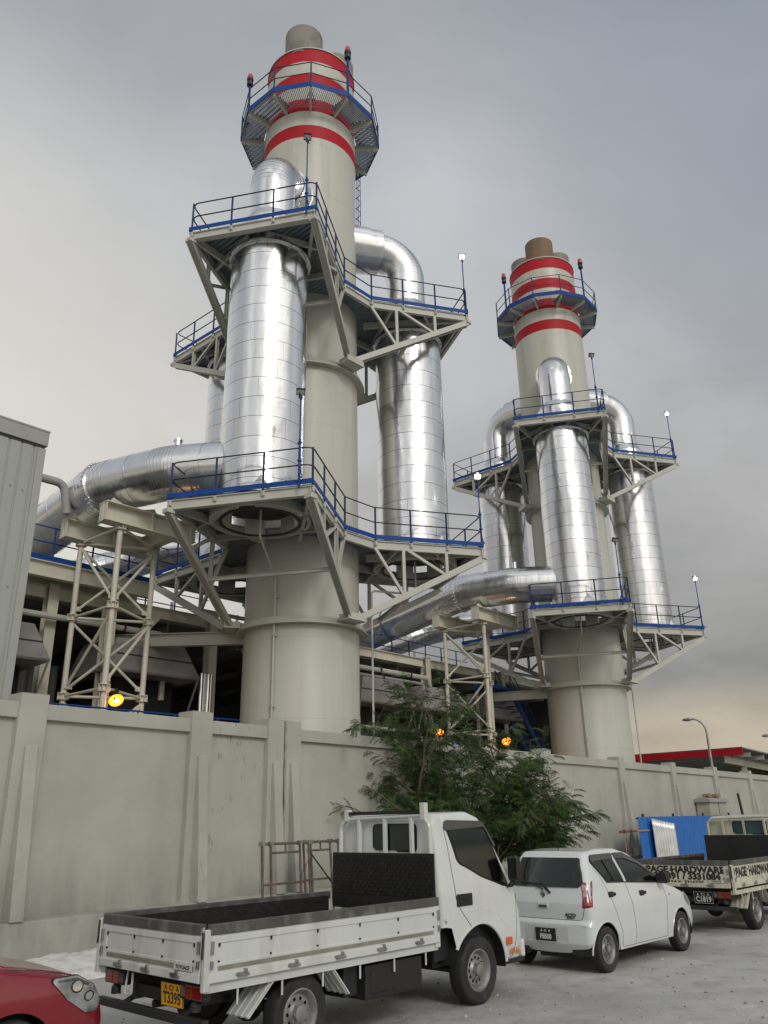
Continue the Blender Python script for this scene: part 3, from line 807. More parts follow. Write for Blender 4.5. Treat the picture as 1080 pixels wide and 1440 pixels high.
for k, (s, d, z, sx, sy, sz, rx, ry, rz, lab) in enumerate(((1.95, -.62, .26, .55, .30, .09, 25, -12, 20, 'tilted broken concrete slab on the white sand nearest the truck tailgate'),
        (1.55, -.22, .22, .38, .28, .20, 5, 8, 50, 'small pale concrete block against the wall foot behind the truck'),
        (1.7, -1.05, .22, .42, .26, .05, -8, 10, -30, 'thin flat mortar crust lying on the white sand'),
        (.75, -.55, .20, .30, .22, .07, 12, 20, 70, 'little grey mortar lump on the white sand near the red car'))):
    m = MB(); m.box((0, 0, 0), (sx, sy, sz))
    b = m.build('concrete_lump', 'mortar', bevel=.02); b.location = onwall(s, d, z); b.rotation_euler = (R(rx), R(ry), R(rz))
    tag(b, lab, 'concrete lump', 'rubble by the wall')

# loose grit and pebbles on the yard
gr_ = MB(); rg_ = random.Random(3)
for k in range(2600):
    u_ = rg_.random(); x = rg_.uniform(-3.5, 9.5); y = rg_.uniform(6.2, 19) if u_ > .3 else rg_.uniform(8, 13)
    if (Vector((x, y, 0)) - WP).dot(WN) > -.1: continue
    s_ = rg_.choice((.006, .008, .008, .010, .012, .012, .016, .024)) * rg_.uniform(.7, 1.3); a = rg_.uniform(0, 6.28)
    q = [Vector((s_ * rg_.uniform(.7, 1.3) * cos(a + i * PI / 2), s_ * rg_.uniform(.7, 1.3) * sin(a + i * PI / 2), 0)) for i in range(4)] + [Vector((0, 0, s_ * rg_.uniform(.5, 1)))]
    gr_.add([v + Vector((x, y, -.001)) for v in q], [(0, 1, 4), (1, 2, 4), (2, 3, 4), (3, 0, 4)], rg_.choice((0, 0, 1, 2)))
tag(gr_.build('yard_gravel', [paint('pale_pebble', (.42, .41, .38), .9), paint('grey_pebble', (.20, .2, .19), .9), paint('dark_pebble', (.09, .09, .085), .9)]), 'loose grit and pebbles scattered over the sandy yard round the vehicles', 'gravel', kind='stuff')

# ------------------------------------------------------------------ clad building on the left
bx = thing('clad_building', 'pale grey sheet clad building with a flat parapet at the left edge', 'building', plant(-9.57, -1), RZ)
m = MB(); H_ = 10.9; n = 62; pitch = .30
prof = []
for k in range(n):
    x = -k * pitch
    prof += [(x, 0), (x - .22, 0), (x - .235, .025), (x - .265, .025), (x - .28, 0)]
vs = []; 
for z in (0, H_): vs += [(x, y, z) for x, y in prof]
N_ = len(prof); m.add(vs, [(i, i + 1, N_ + i + 1, N_ + i) for i in range(N_ - 1)])
m.span((-18.5, .05, 0), (-.02, 3.2, H_)); m.build('wall_sheet', 'bld_sheet', bx)
m = MB(); m.span((-18.6, -.06, H_), (.06, 3.3, H_ + .40)); m.span((-18.6, -.075, H_ + .37), (.075, 3.3, H_ + .42)); m.build('parapet', 'bld_trim', bx, bevel=.01)
m = MB(); m.span((-18.5, -.015, H_ - .06), (0, .04, H_ - .005)); m.build('parapet_dark_strip', 'dark_steel', bx)  # dark strip along the wall top, below the parapet
m = MB(); m.span((-.16, -.045, 0), (.03, .10, H_ - .08)); m.build('corner_trim', 'bld_sheet', bx, bevel=.008)
m = MB()
for z in (2.4, 4.8, 7.2, 9.6):
    for k in range(40): m.tube([(-.38 - k * pitch * 1.0, -.004, z + .05 * (k % 2)), (-.38 - k * pitch, -.014, z + .05 * (k % 2))], .016, 6)
m.build('screws', 'dark_steel', bx)
# grey pipe from its roof to the duct, and the little vent cap
t = thing('bent_pipe', 'grey pipe leaving the clad building and turning down to the big duct', 'pipe', plant(-9.5, 3.2, 12.05), RZ)
m = MB(); m.tube(fillet([(-2, 0, -.2), (2.55, .2, -.05), (2.75, .2, -1.0)], .3), .13, 12); m.build('pipe_run', 'bld_trim', t)
t = thing('roof_vent', 'small mushroom vent cap rising behind the big silver duct at left', 'vent', plant(-6.55, 7.4, 12.2), RZ)
m = MB(); m.tube([(0, 0, -.3), (0, 0, .72)], .05, 10); m.build('pipe', 'steel', t)
m = MB(); m.lathe([(.05, .70), (.22, .72), (.22, .78), (.12, .80), (.13, .95), (.06, 1.05), (.01, 1.06)], 16); m.build('cap', 'steel', t)

# ------------------------------------------------------------------ engine hall behind the chimneys
hall = thing('engine_hall', 'dark open fronted engine hall with cream steel frame behind the chimneys', 'building', plant(0, 5), RZ)
A0, A1 = -18.5, 26.0
m = MB(); m.span((A0, .4, 8.75), (A1, 14, 9.1)); m.build('roof_slab', 'hall_grey', hall)
for k in range(15):
    m = MB(); m.ibeam((-17 + k * 3.07, .3, 8.47), (-17 + k * 3.07, 13.6, 8.47), .24, .55, .03); m.build('roof_beam', 'hall_grey', hall)
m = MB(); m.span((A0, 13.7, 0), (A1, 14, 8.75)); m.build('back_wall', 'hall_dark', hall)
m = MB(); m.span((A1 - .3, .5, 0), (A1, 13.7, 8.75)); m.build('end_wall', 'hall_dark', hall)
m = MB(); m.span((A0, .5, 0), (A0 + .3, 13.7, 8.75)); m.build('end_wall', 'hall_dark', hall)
m = MB(); m.span((-10.6, 2.6, 0), (-4.4, 2.75, 7.2)); m.build('sheet_partition', 'hall_sheet', hall)
m = MB(); m.span((-14.6, 1.2, 5.6), (-6.4, 1.3, 7.9)); m.build('sheet_partition', 'hall_grey', hall)
for k in range(6): 
    a = -12.3 + 6.15 * k
    m = MB(); m.ibeam((a, 0, 0), (a, 0, 9.2), .34, .36, .03, (0, 1, 0)); m.box((a, 0, 9.2), (.42, .44, .03))
    m.build('column', 'tower_cream', hall)
    m = MB(); m.ibeam((a + .2, 0, 8.94), (a + 5.95, 0, 8.94), .24, .40, .025); m.build('front_beam', 'tower_cream', hall)
m = MB(); m.ibeam((12.3, 0, 0), (12.3, 0, 0.01), .3, .3)
# slatted screens and small boxes on the hall roof
for k, (a0, a1, lab) in enumerate(((-5.5, 1.5, 'pale slatted screen on the hall roof left of the larger chimney'), (5.0, 12.0, 'pale slatted screen on the hall roof between the chimneys'), (12.6, 20.0, 'pale slatted screen on the hall roof behind the far pipe tower'))):
    t = thing('roof_screen', lab, 'screen', plant(a0, 10.0, 9.1), RZ, 'screens on the hall roof')
    m = MB(); n = int((a1 - a0) / .22)
    for i in range(n): m.span((i * .22, 0, .15), (i * .22 + .12, .05, 1.5))
    m.span((0, .05, 0), (a1 - a0, .09, .1)); m.span((0, .05, 1.4), (a1 - a0, .09, 1.5)); m.build('slat_panel', 'bld_sheet', t)
    for i in range(4): m = MB(); m.beam(((a1 - a0) * i / 3, .12, 0), ((a1 - a0) * i / 3, .12, 1.9), .1, .1, (1, 0, 0)); m.build('post', 'cream_steel', t)
    m = MB(); m.span((1.0, .5, 0), (a1 - a0 - 1.2, 2.2, 1.15)); m.build('plant_box', 'hall_grey', t, bevel=.02)
# silver wrapped pipes against one column
t = thing('lagged_pipes', 'pair of silver wrapped vertical pipes against a cream column left of the larger chimney', 'pipes', plant(-.35, 4.75), RZ)
for dx in (-.13, .17):
    m = MB(); m.tube([(dx, 0, 0), (dx, 0, 7.0)], .15, 14); m.build('pipe', 'clad_duct', t)
# cream raking column near the pipe tower
t = thing('raking_column', 'cream column with a diagonal knee brace behind the left pipe tower', 'column', plant(-4.5, 4.3), RZ)
m = MB(); m.ibeam((0, 0, 0), (0, 0, 8.6), .34, .36, .03, (0, 1, 0)); m.build('shaft', 'tower_cream', t)
m = MB(); m.ibeam((.15, 0, 6.7), (1.9, .2, 8.7), .2, .24, .02, (0, 1, 0)); m.build('knee_brace', 'tower_cream', t)
t = thing('raking_column', 'cream column with a flat bracket behind the tree, between the two chimneys', 'column', plant(6.6, 4.4), RZ)
m = MB(); m.ibeam((0, 0, 0), (0, 0, 9.6), .34, .36, .03, (0, 1, 0)); m.build('shaft', 'tower_cream', t)
m = MB(); m.ibeam((-.1, 0, 7.2), (-1.6, .1, 9.2), .2, .24, .02, (0, 1, 0)); m.box((-.9, 0, 9.75), (2.2, .5, .5)); m.build('bracket', 'tower_cream', t)

# air hoods: flared sheet boxes hanging out of the hall front
def make_hood(label, a, group):
    """a = right end of the top edge"""
    t = thing('air_hood', label, 'air hood', plant(a, 3.7, 0), RZ)
    w = 2.5; f = .48
    vs = [(-w, 2.6, 7.75), (0, 2.6, 7.75), (-w, .30, 7.66), (0, .30, 7.66), (-w - f * .5, .14, 7.12), (f * .5, .14, 7.12), (-w - f, 0, 6.62), (f, 0, 6.62), (-w - f, .05, 6.55), (f, .05, 6.55), (-w - f, 2.6, 6.5), (f, 2.6, 6.5)]
    m = MB(); m.add(vs, [(0, 1, 3, 2), (2, 3, 5, 4), (4, 5, 7, 6), (6, 7, 9, 8), (8, 9, 11, 10), (0, 10, 11, 1), (1, 11, 9, 7, 5, 3), (0, 2, 4, 6, 8, 10)]); m.build('casing', 'hood', t, bevel=.015)
    m = MB(); m.beam((-w - f * .5, .13, 7.12), (f * .5, .13, 7.12), .03, .04); m.build('fold_strip', 'dark_steel', t)
    m = MB(); m.span((-w, .9, 2.4), (0, 2.6, 6.48)); m.build('hood_gap_shade', 'hole', t)  # near-black block standing in for the shaded gap below the hood
    for x in (-w - f + .05, f - .05):
        m = MB(); m.beam((x, .06, 6.55), (x * .9 - .1, .9, 4.4), .05, .05); m.build('strut', 'hood', t)
    t['group'] = group
    return t
for a, lab in ((-7.0, 'grey flared sheet air hood beside the clad building, far left'), (-1.75, 'grey flared sheet air hood behind the left pipe tower, beside the silver wrapped pipes'),
               (5.6, 'grey flared sheet air hood just right of the larger chimney'), (9.5, 'grey flared sheet air hood above the leafy tree, between the chimneys'),
               (13.4, 'grey flared sheet air hood behind the far pipe tower'), (17.9, 'grey flared sheet air hood beside the blue stairs')):
    make_hood(lab, a, 'air hoods of the engine hall')

# walkways with blue rails
def walkway(label, p, L, z, posts=True, w=.9):
    t = thing('pipe_walkway', label, 'walkway', plant(p[0], p[1], z), RZ)
    m = MB(); m.ibeam((0, 0, -.30), (L, 0, -.30), .25, .5, .03); m.ibeam((0, w, -.30), (L, w, -.30), .25, .5, .03); m.build('beam', 'tower_cream', t)
    m = MB(); m.span((0, -.05, -.04), (L, w + .05, 0)); m.build('deck', 'galv', t)
    m = MB(); m.span((0, -.07, -.04), (L, -.055, .14)); m.build('toe_board', 'blue_steel', t)
    for h in (1.05, .55):
        m = MB(); m.tube([(0, -.05, h), (L, -.05, h)], .022, 6); m.build('handrail', 'blue_steel', t)
    post = None
    for k in range(int(L / 1.3) + 1):
        if post is None: mm = MB(); mm.beam((0, 0, 0), (0, 0, 1.05), .045, .045, (1, 0, 0)); post = mm.build('rail_post', 'blue_steel', t); post.location = (.03, -.05, 0)
        else: inst(post, t, (.03 + k * 1.3, -.05, 0))
    return t
walkway('cream beam walkway with blue rails behind the left pipe tower', (-9.3, 4.2), 6.2, 9.72)['group'] = 'pipe walkways'
walkway('blue railed walkway on the hall roof left of the larger chimney', (-4.0, 7.5), 5.5, 9.5)['group'] = 'pipe walkways'
walkway('blue railed walkway on the hall roof between the two chimneys', (4.5, 7.2), 14, 9.5)['group'] = 'pipe walkways'
# low rail just behind the wall
def rail(label, p, L, z):
    t = thing('guard_rail', label, 'railing', plant(p[0], p[1], z), RZ)
    for h in (1.05, .55):
        m = MB(); m.tube([(0, 0, h), (L, 0, h)], .025, 6); m.build('handrail', 'blue_steel', t)
    post = None
    for k in range(int(L / 1.5) + 1):
        if post is None: mm = MB(); mm.beam((0, 0, 0), (0, 0, 1.05), .05, .05, (1, 0, 0)); post = mm.build('rail_post', 'blue_steel', t)
        else: inst(post, t, (k * 1.5, 0, 0))
    m = MB(); m.span((-.1, -.15, -.15), (L + .1, .9, 0)); m.build('ledge', 'hall_grey', t)
    for k in range(max(2, int(L / 4))):
        m = MB(); m.beam((.3 + k * 4, .4, -z), (.3 + k * 4, .4, -.15), .25, .25, (1, 0, 0)); m.build('pier', 'hall_grey', t)
    t['group'] = 'low blue rails behind the wall'
rail('blue guard rail below the left air hood, just above the wall', (-8.5, .9), 8.0, 3.9)
rail('white pipe rail seen through the tree just above the wall', (4.0, 1.6), 7.0, 3.9)
# pipe runs along the hall front
for k, (a0, a1, z, r_, lab) in enumerate(((1.6, 12.0, 8.15, .11, 'thick pale pipe run along the hall front right of the larger chimney, uppermost'), (1.8, 11.6, 7.85, .07, 'thin grey pipe run under the thick one along the hall front'),
        (-8.8, -2.2, 8.1, .10, 'pale pipe run under the hall roof behind the left pipe tower'))):
    t = thing('pipe_run', lab, 'pipes', plant(a0, 4.55, z), RZ)
    L = a1 - a0
    m = MB(); m.tube(fillet([(0, .6, 0), (0, 0, 0), (L, 0, 0), (L, 0, -2.2)], .3), r_, 10); m.build('pipe', ('cream_steel', 'bld_trim', 'cream_steel')[k], t)
    for q in range(int(L / 2)):
        m = MB(); Y = Matrix.Translation((1 + q * 2, 0, 0)) @ Matrix.Rotation(R(90), 4, 'Y'); m.lathe([(r_, -.03), (r_ + .05, -.03), (r_ + .05, .03), (r_, .03)], 12, 0, Y); m.build('pipe_flange', 'dark_steel', t)
# white pipes above the wall through the tree
t = thing('pipe_pair', 'pair of white horizontal pipes just right of the larger chimney foot, over the wall', 'pipes', plant(2.2, .8, 4.6), RZ)
for z in (0, .5):
    m = MB(); m.tube(fillet([(0, 0, z), (4.6, 0, z), (4.6, 0, z - 2.6)], .3), .07, 10); m.build('pipe', 'cream_steel', t)
# blue stairs by the far chimney
t = thing('blue_stairs', 'blue steel stairs climbing between the tree and the far chimney', 'stairs', plant(16.6, 3.2), RZ)
for y in (0, .8):
    m = MB(); m.beam((0, y, 8.0), (3.6, y, 3.6), .06, .28); m.build('stringer', 'blue_steel', t)
for k in range(17):
    f = k / 17; m = MB(); m.span((3.6 * f - .02, .03, 8.0 - 4.4 * f - .02), (3.6 * f + .24, .77, 8.0 - 4.4 * f + .02)); m.build('tread', 'galv', t)
for y in (-.03, .83):
    m = MB(); m.tube([(0, y, 9.0), (3.6, y, 4.6)], .022, 6); m.tube([(0, y, 8.55), (3.6, y, 4.15)], .018, 6)
    for k in range(4): m.beam((3.6 * k / 3, y, 8.0 - 4.4 * k / 3), (3.6 * k / 3, y, 9.0 - 4.4 * k / 3), .04, .04, (1, 0, 0))
    m.build('handrail', 'blue_steel', t)
m = MB(); m.span((3.4, -.1, 3.4), (5.2, .9, 3.6)); m.span((-1.9, -.1, 7.85), (.1, .9, 8.0)); m.build('landing', 'blue_steel', t)
for x, zt in ((5.0, 3.4), (-1.7, 7.85)):
    for y in (0, .8): m = MB(); m.beam((x, y, 0), (x, y, zt), .12, .12, (1, 0, 0)); m.build('post', 'cream_steel', t)
# big cream cross beam from the hall to the far chimney's bracket
t = thing('cross_beam', 'cream beam crossing from the hall column to the far chimney support ring', 'beam', plant(0, 0, 0), RZ)
m = MB(); m.ibeam((15.3, 4.9, 7.55), (17.2, .9, 7.55), .25, .42, .025); m.build('girder', 'cream_steel', t)
t = thing('cross_beam', 'cream beam crossing from the hall to the larger chimney support ring', 'beam', plant(0, 0, 0), RZ)
m = MB(); m.ibeam((-4.2, 5.6, 7.75), (-1.2, 1.2, 7.62), .25, .42, .025); m.build('girder', 'cream_steel', t)
# cream post with cap near the far tower
t = thing('cream_post', 'straight cream post close beside the far pipe tower', 'post', plant(14.75, 3.2), RZ)
m = MB(); m.ibeam((0, 0, 0), (0, 0, 8.2), .26, .26, .02, (0, 1, 0)); m.box((0, 0, 8.2), (.34, .34, .04)); m.build('shaft', 'tower_cream', t)

# sodium floodlights
M['lamp_core'] = emit('sodium_lamp_core', (1, .62, .18), 5)
def sodium(label, p):
    t = thing('sodium_floodlight', label, 'floodlight', p, 0, 'lit orange floodlights')
    d = Vector((0, 0, 1.7)) - Vector(p); az = math.atan2(d.y, d.x)
    Y = Matrix.Rotation(az + R(18), 4, 'Z') @ Matrix.Rotation(R(42), 4, 'Y')
    m = MB(); m.lathe([(.21, 0), (.21, .03), (.15, -.14), (.08, -.26), (.06, -.36)], 18, 0, Y @ Matrix.Rotation(R(90), 4, 'Y')); m.build('reflector', 'dark_steel', t)
    m = MB(); m.lathe([(.205, .02), (.16, .05), (.09, .056)], 18, 0, Y @ Matrix.Rotation(R(90), 4, 'Y')); m.lathe([(.09, .056), (.01, .06)], 18, 1, Y @ Matrix.Rotation(R(90), 4, 'Y')); m.build('lamp_glass', ['lamp_orange', 'lamp_core'], t)
    m = MB(); m.beam((0, 0, -.02), (0, 0, .30), .03, .30, (0, 1, 0)); m.tube([(0, 0, .3), (-.3, .5, .3)], .03, 8); m.build('bracket', 'dark_steel', t)
    pl = bpy.data.lights.new('sodium_glow', 'POINT'); pl.energy = 22; pl.color = (1, .36, .04); pl.shadow_soft_size = .12
    po = bpy.data.objects.new('sodium_glow', pl); C.objects.link(po); po.parent = t; po.location = (Y @ Vector((.22, 0, 0)))
sodium('glowing orange floodlight at the foot of the left pipe tower', plant(-5.4, 1.75, 5.33))
sodium('glowing orange floodlight among the leaves at the left of the far tower', plant(9.3, 1.95, 5.33))
sodium('glowing orange floodlight right of the far tower under the blue stairs', plant(13.6, 1.6, 5.2))

# ------------------------------------------------------------------ far right: canopy, lamps, trees
cc = Vector((20.99, 50, 0)); CW = -V; CU = U
cy = thing('red_roof_canopy', 'open canopy with a red fascia beyond the wall at the right', 'canopy', cc, math.atan2(V.y, V.x))   # local x runs to the left along the fascia, y = towards -U
zf = 5.7
m = MB(); m.span((0, -.06, zf - .42), (17, .02, zf + .02)); m.build('fascia', 'red_band', cy)
m = MB(); m.add([(0, .02, zf - .05), (17, .02, zf - .05), (17, -22, zf - .9), (0, -22, zf - .9), (0, .02, zf + .02), (17, .02, zf + .02), (17, -22, zf - .83), (0, -22, zf - .83)], [(0, 1, 2, 3), (4, 7, 6, 5), (0, 3, 7, 4), (1, 5, 6, 2), (2, 6, 7, 3), (0, 4, 5, 1)]); m.build('roof_sheet', 'hall_grey', cy)
for k in range(9):
    m = MB(); y = -1.2 - 2.3 * k; m.ibeam((-.02, y, zf - .32 - .037 * -y), (17, y, zf - .32 - .037 * -y), .12, .26, .015); m.build('purlin', 'cream_steel', cy)
for x in (1.2, 6.8, 12.4):
    m = MB(); m.ibeam((x, -.2, zf - .62), (x, -21, zf - 1.4), .22, .40, .02); m.build('rafter', 'tower_cream', cy)
    for y in (-3.2, -18):
        m = MB(); m.ibeam((x, y, 0), (x, y, zf - .8), .26, .26, .02, (0, 1, 0)); m.build('column', 'tower_cream', cy)
def street_lamp(label, p, h, rz):
    t = thing('street_lamp', label, 'street lamp', p, rz, 'street lamps beyond the wall')
    q = [Vector((0, 0, 0)), Vector((0, 0, h * .62)), Vector((0, 0, h - .75))] + [Vector((-.62 * (1 - cos(a)), 0, h - .75 + .75 * sin(a))) for a in [R(15 * k) for k in range(1, 7)]]
    m = MB(); m.tube(q, [.10, .075, .06] + [.05] * 6, 10); m.build('pole', 'steel', t)
    m = MB(); m.sphere((0, 0, 0), 1, 16, 10, 0, Matrix.Translation((-.86, 0, h + .0)) @ Matrix.Rotation(R(-4), 4, 'Y') @ Matrix.Diagonal((.30, .14, .085, 1))); m.build('lamp_head', 'steel', t)
    m = MB(); m.sphere((0, 0, 0), 1, 14, 8, 0, Matrix.Translation((-.88, 0, h - .045)) @ Matrix.Diagonal((.22, .11, .06, 1))); m.build('lamp_lens', 'glass_clear', t)
street_lamp('curved grey street lamp in front of the red roof canopy', Vector((16.95, 44.5, 0)), 6.8, R(-20))
street_lamp('second street lamp head just inside the right edge beside the canopy', Vector((22.2, 47.0, 0)), 6.1, R(-20))

# things by the wall at the right
t = thing('sheet_fence', 'bright blue corrugated sheet standing in front of the wall behind the dirty truck', 'sheet', onwall(20.95, -.85), WR)
m = MB(); n = 162; Lf = 13.4
vs = [(Lf * i / n, .018 * (1 if (i // 2) % 2 else -1) * 1.0, z) for z in (.02, 1.95) for i in range(n + 1)]
vs2 = [(x, y + .012, z) for x, y, z in vs]; k = len(vs)
fs = [(i, i + 1, n + 2 + i, n + 1 + i) for i in range(n)]
m.add(vs + vs2, fs + [tuple(q + k for q in f[::-1]) for f in fs] + [(n + 1 + i, n + 2 + i, k + n + 2 + i, k + n + 1 + i) for i in range(n)]); m.build('corrugated_sheet', paint('blue_sheet_coating', (.010, .12, .42), .4, var=.1, vs=1.5, dirt=(.03, .12, .30), dirt_amt=.4, ds=1.5), t)
for x in (.7, 3.6, 6.9, 10.2): m = MB(); m.beam((x, .09, 0), (x, .09, 2.05), .07, .07, (1, 0, 0)); m.build('post', 'dark_steel', t)
m = MB(); m.beam((0, .05, 1.9), (Lf, .05, 1.9), .04, .05); m.build('top_rail', 'dark_steel', t)
t = thing('loose_sheet', 'curved silver corrugated sheet leaning upright on the blue sheet', 'sheet', onwall(21.8, -1.0), WR)
m = MB(); n = 72; w = 2.15; rows = 8
vs = [(w * i / n, .055 * sin(2 * PI * i / 8) + .03 * (1 - z / 1.75) - .05 * sin(PI * i / n), z + (.14 - .20 * i / n) * (z / 1.75)) for z in [1.75 * r / rows for r in range(rows + 1)] for i in range(n + 1)]
vs = [(x, -y, z) for x, y, z in vs]
fs = [(r * (n + 1) + i, r * (n + 1) + i + 1, (r + 1) * (n + 1) + i + 1, (r + 1) * (n + 1) + i) for r in range(rows) for i in range(n)]
m.add(vs, fs, 0, True)
o = m.build('corrugated_sheet', paint('galvanised_sheet', (.62, .63, .63), .3, .7, var=.12, vs=2, dirt=(.3, .26, .2), dirt_amt=.3), t, angle=60)
sd = o.modifiers.new('thick', 'SOLIDIFY'); sd.thickness = .004
t = thing('electrical_cabinet', 'beige electrical cabinet with a sloped lid behind the blue sheet', 'cabinet', onwall(30.4, -.25), WR)
m = MB(); m.span((0, 0, 0), (2.3, 1.1 - .5, 2.55)); m.build('body', paint('beige_cabinet', (.36, .36, .29), .5, var=.08), t, bevel=.02)
m = MB(); m.prism([(-.1, -.08), (.68, -.08), (.68, .05), (.3, .14), (-.1, .05)], -.12, 2.42, 0, Matrix.Translation((0, 0, 2.57)) @ Matrix(((0, 0, 1, 0), (1, 0, 0, 0), (0, 1, 0, 0), (0, 0, 0, 1)))); m.build('lid', 'bld_trim', t, bevel=.01)
m = MB(); m.span((1.14, -.012, .1), (1.17, .01, 2.5)); m.build('door_gap', 'dark_steel', t)
for k, (x, lab) in enumerate(((.7, 'small brown scrap left on the cabinet lid, left one'), (1.75, 'small brown scrap left on the cabinet lid, right one'))):
    m = MB(); m.prism([(-.28, 0), (.2, -.05), (.3, .03), (.05, .12), (-.15, .1)], -.12, .12, 0, Matrix.Rotation(R(90), 4, 'X')); m.beam((-.3, .1, .05), (.25, -.1, .13), .05, .04)
    o = m.build('wood_scrap', paint('brown_wood_scrap', (.22, .14, .08), .8, var=.3, vs=5)); o.location = onwall(30.4 + x, .05, 2.74); o.rotation_euler.z = WR
    tag(o, lab, 'scrap', 'scraps on the cabinet')
m = MB(); m.tube([(0, 0, 0), (-.35, .1, 2.9)], .06, 8)
o = m.build('leaning_post', 'dark_steel'); o.location = onwall(34.3, -.55); o.rotation_euler.z = WR; tag(o, 'dark post leaning in front of the wall right of the cabinet', 'post')
# prop with a red tube left of the blue sheet
t = thing('scaffold_prop', 'thin steel prop with a red cross tube left of the blue sheet', 'prop', onwall(19.6, -.9), WR)
m = MB(); m.tube([(0, 0, 0), (0, 0, 1.85)], .022, 8); m.build('upright', 'steel', t)
rust = paint('red_brown_tube', (.16, .035, .03), .6, var=.3, vs=8, dirt=(.25, .22, .2), dirt_amt=.6, ds=6)
m = MB(); m.tube([(-.35, 0, 1.5), (1.05, 0, 1.5)], .035, 8); m.box((0, 0, 1.5), (.1, .1, .1)); m.build('cross_tube', rust, t)
m = MB(); m.tube([(.9, 0, 1.5), (2.1, 0, 1.5)], .025, 8); m.build('inner_tube', paint('tan_tube', (.34, .26, .14), .6), t)
m = MB(); m.tube([(.12, -.02, .4), (.06, 0, 1.3)], .03, 8); m.build('base_tube', rust, t)
t = thing('warning_triangle', 'dark warning triangle tip showing above the white hatchback roof', 'sign', onwall(18.55, -1.6), WR)
m = MB(); m.prism([(-.30, 1.05), (.30, 1.05), (0, 1.60)], -.012, .012, 0, Matrix.Rotation(R(90), 4, 'X')); m.build('panel', 'dark_steel', t); m = MB(); m.beam((0, .03, 0), (0, .03, 1.1), .04, .04, (1, 0, 0)); m.build('stand', 'dark_steel', t)

# rusty scaffold frames leaning by the wall
rusty = paint('rusty_scaffold_tube', (.11, .078, .062), .75, var=.35, vs=9, dirt=(.20, .19, .18), dirt_amt=.85, ds=3.5)
def scaf(label, s, d, w, legs, tilt, rz=0):
    t = thing('scaffold_bay', label, 'scaffolding', onwall(s, d), WR + rz, 'rusty scaffold frames')
    t.rotation_euler.x = 0
    q = Matrix.Rotation(tilt, 4, 'X')
    for x in legs:
        m = MB(); m.tube([(x, 0, 0), (x, 0, 1.66)], .024, 8, X=q); m.build('leg', rusty, t)
    m = MB(); m.tube([(-.03, 0, 1.62), (w + .03, 0, 1.62)], .024, 8, X=q)
    m.build('cross_bar', rusty, t); m = MB(); m.tube([(legs[1], 0, 1.46), (legs[2], 0, 1.46)], .020, 8, X=q); m.build('cross_bar', rusty, t); m = MB(); m.tube([(0, 0, .92), (w * .85, 0, .92)], .020, 8, X=q); m.build('cross_bar', rusty, t); m = MB(); m.tube([((legs[1] + legs[2]) / 2, 0, 1.46), ((legs[1] + legs[2]) / 2, 0, 1.62)], .018, 8, X=q)
    m.build('cross_bar', rusty, t)
    for x in legs: m = MB(); m.box((x, 0, 1.62), (.08, .09, .08), 0, q); m.build('clamp', 'steel', t)
    return t
scaf('rusty scaffold frame behind the truck bed, standing left by the twin pillars', 3.30, -1.0, 1.28, (0, .22, 1.0, 1.25), R(-4))
t = scaf('second rusty scaffold frame with a diagonal brace, close behind the truck headboard', 4.62, -.82, 1.15, (0, .22, .85, 1.12), R(-5), R(4))
m = MB(); m.tube([(.02, 0, 1.45), (.85, 0, .75)], .016, 8); m.build('diagonal', 'dark_steel', t)
m = MB(); m.tube([(-.12 + .1 * sin(k * .5), -.03, 1.5 - .05 * k) for k in range(14)], .006, 5); m.build('hanging_cable', 'black', t)
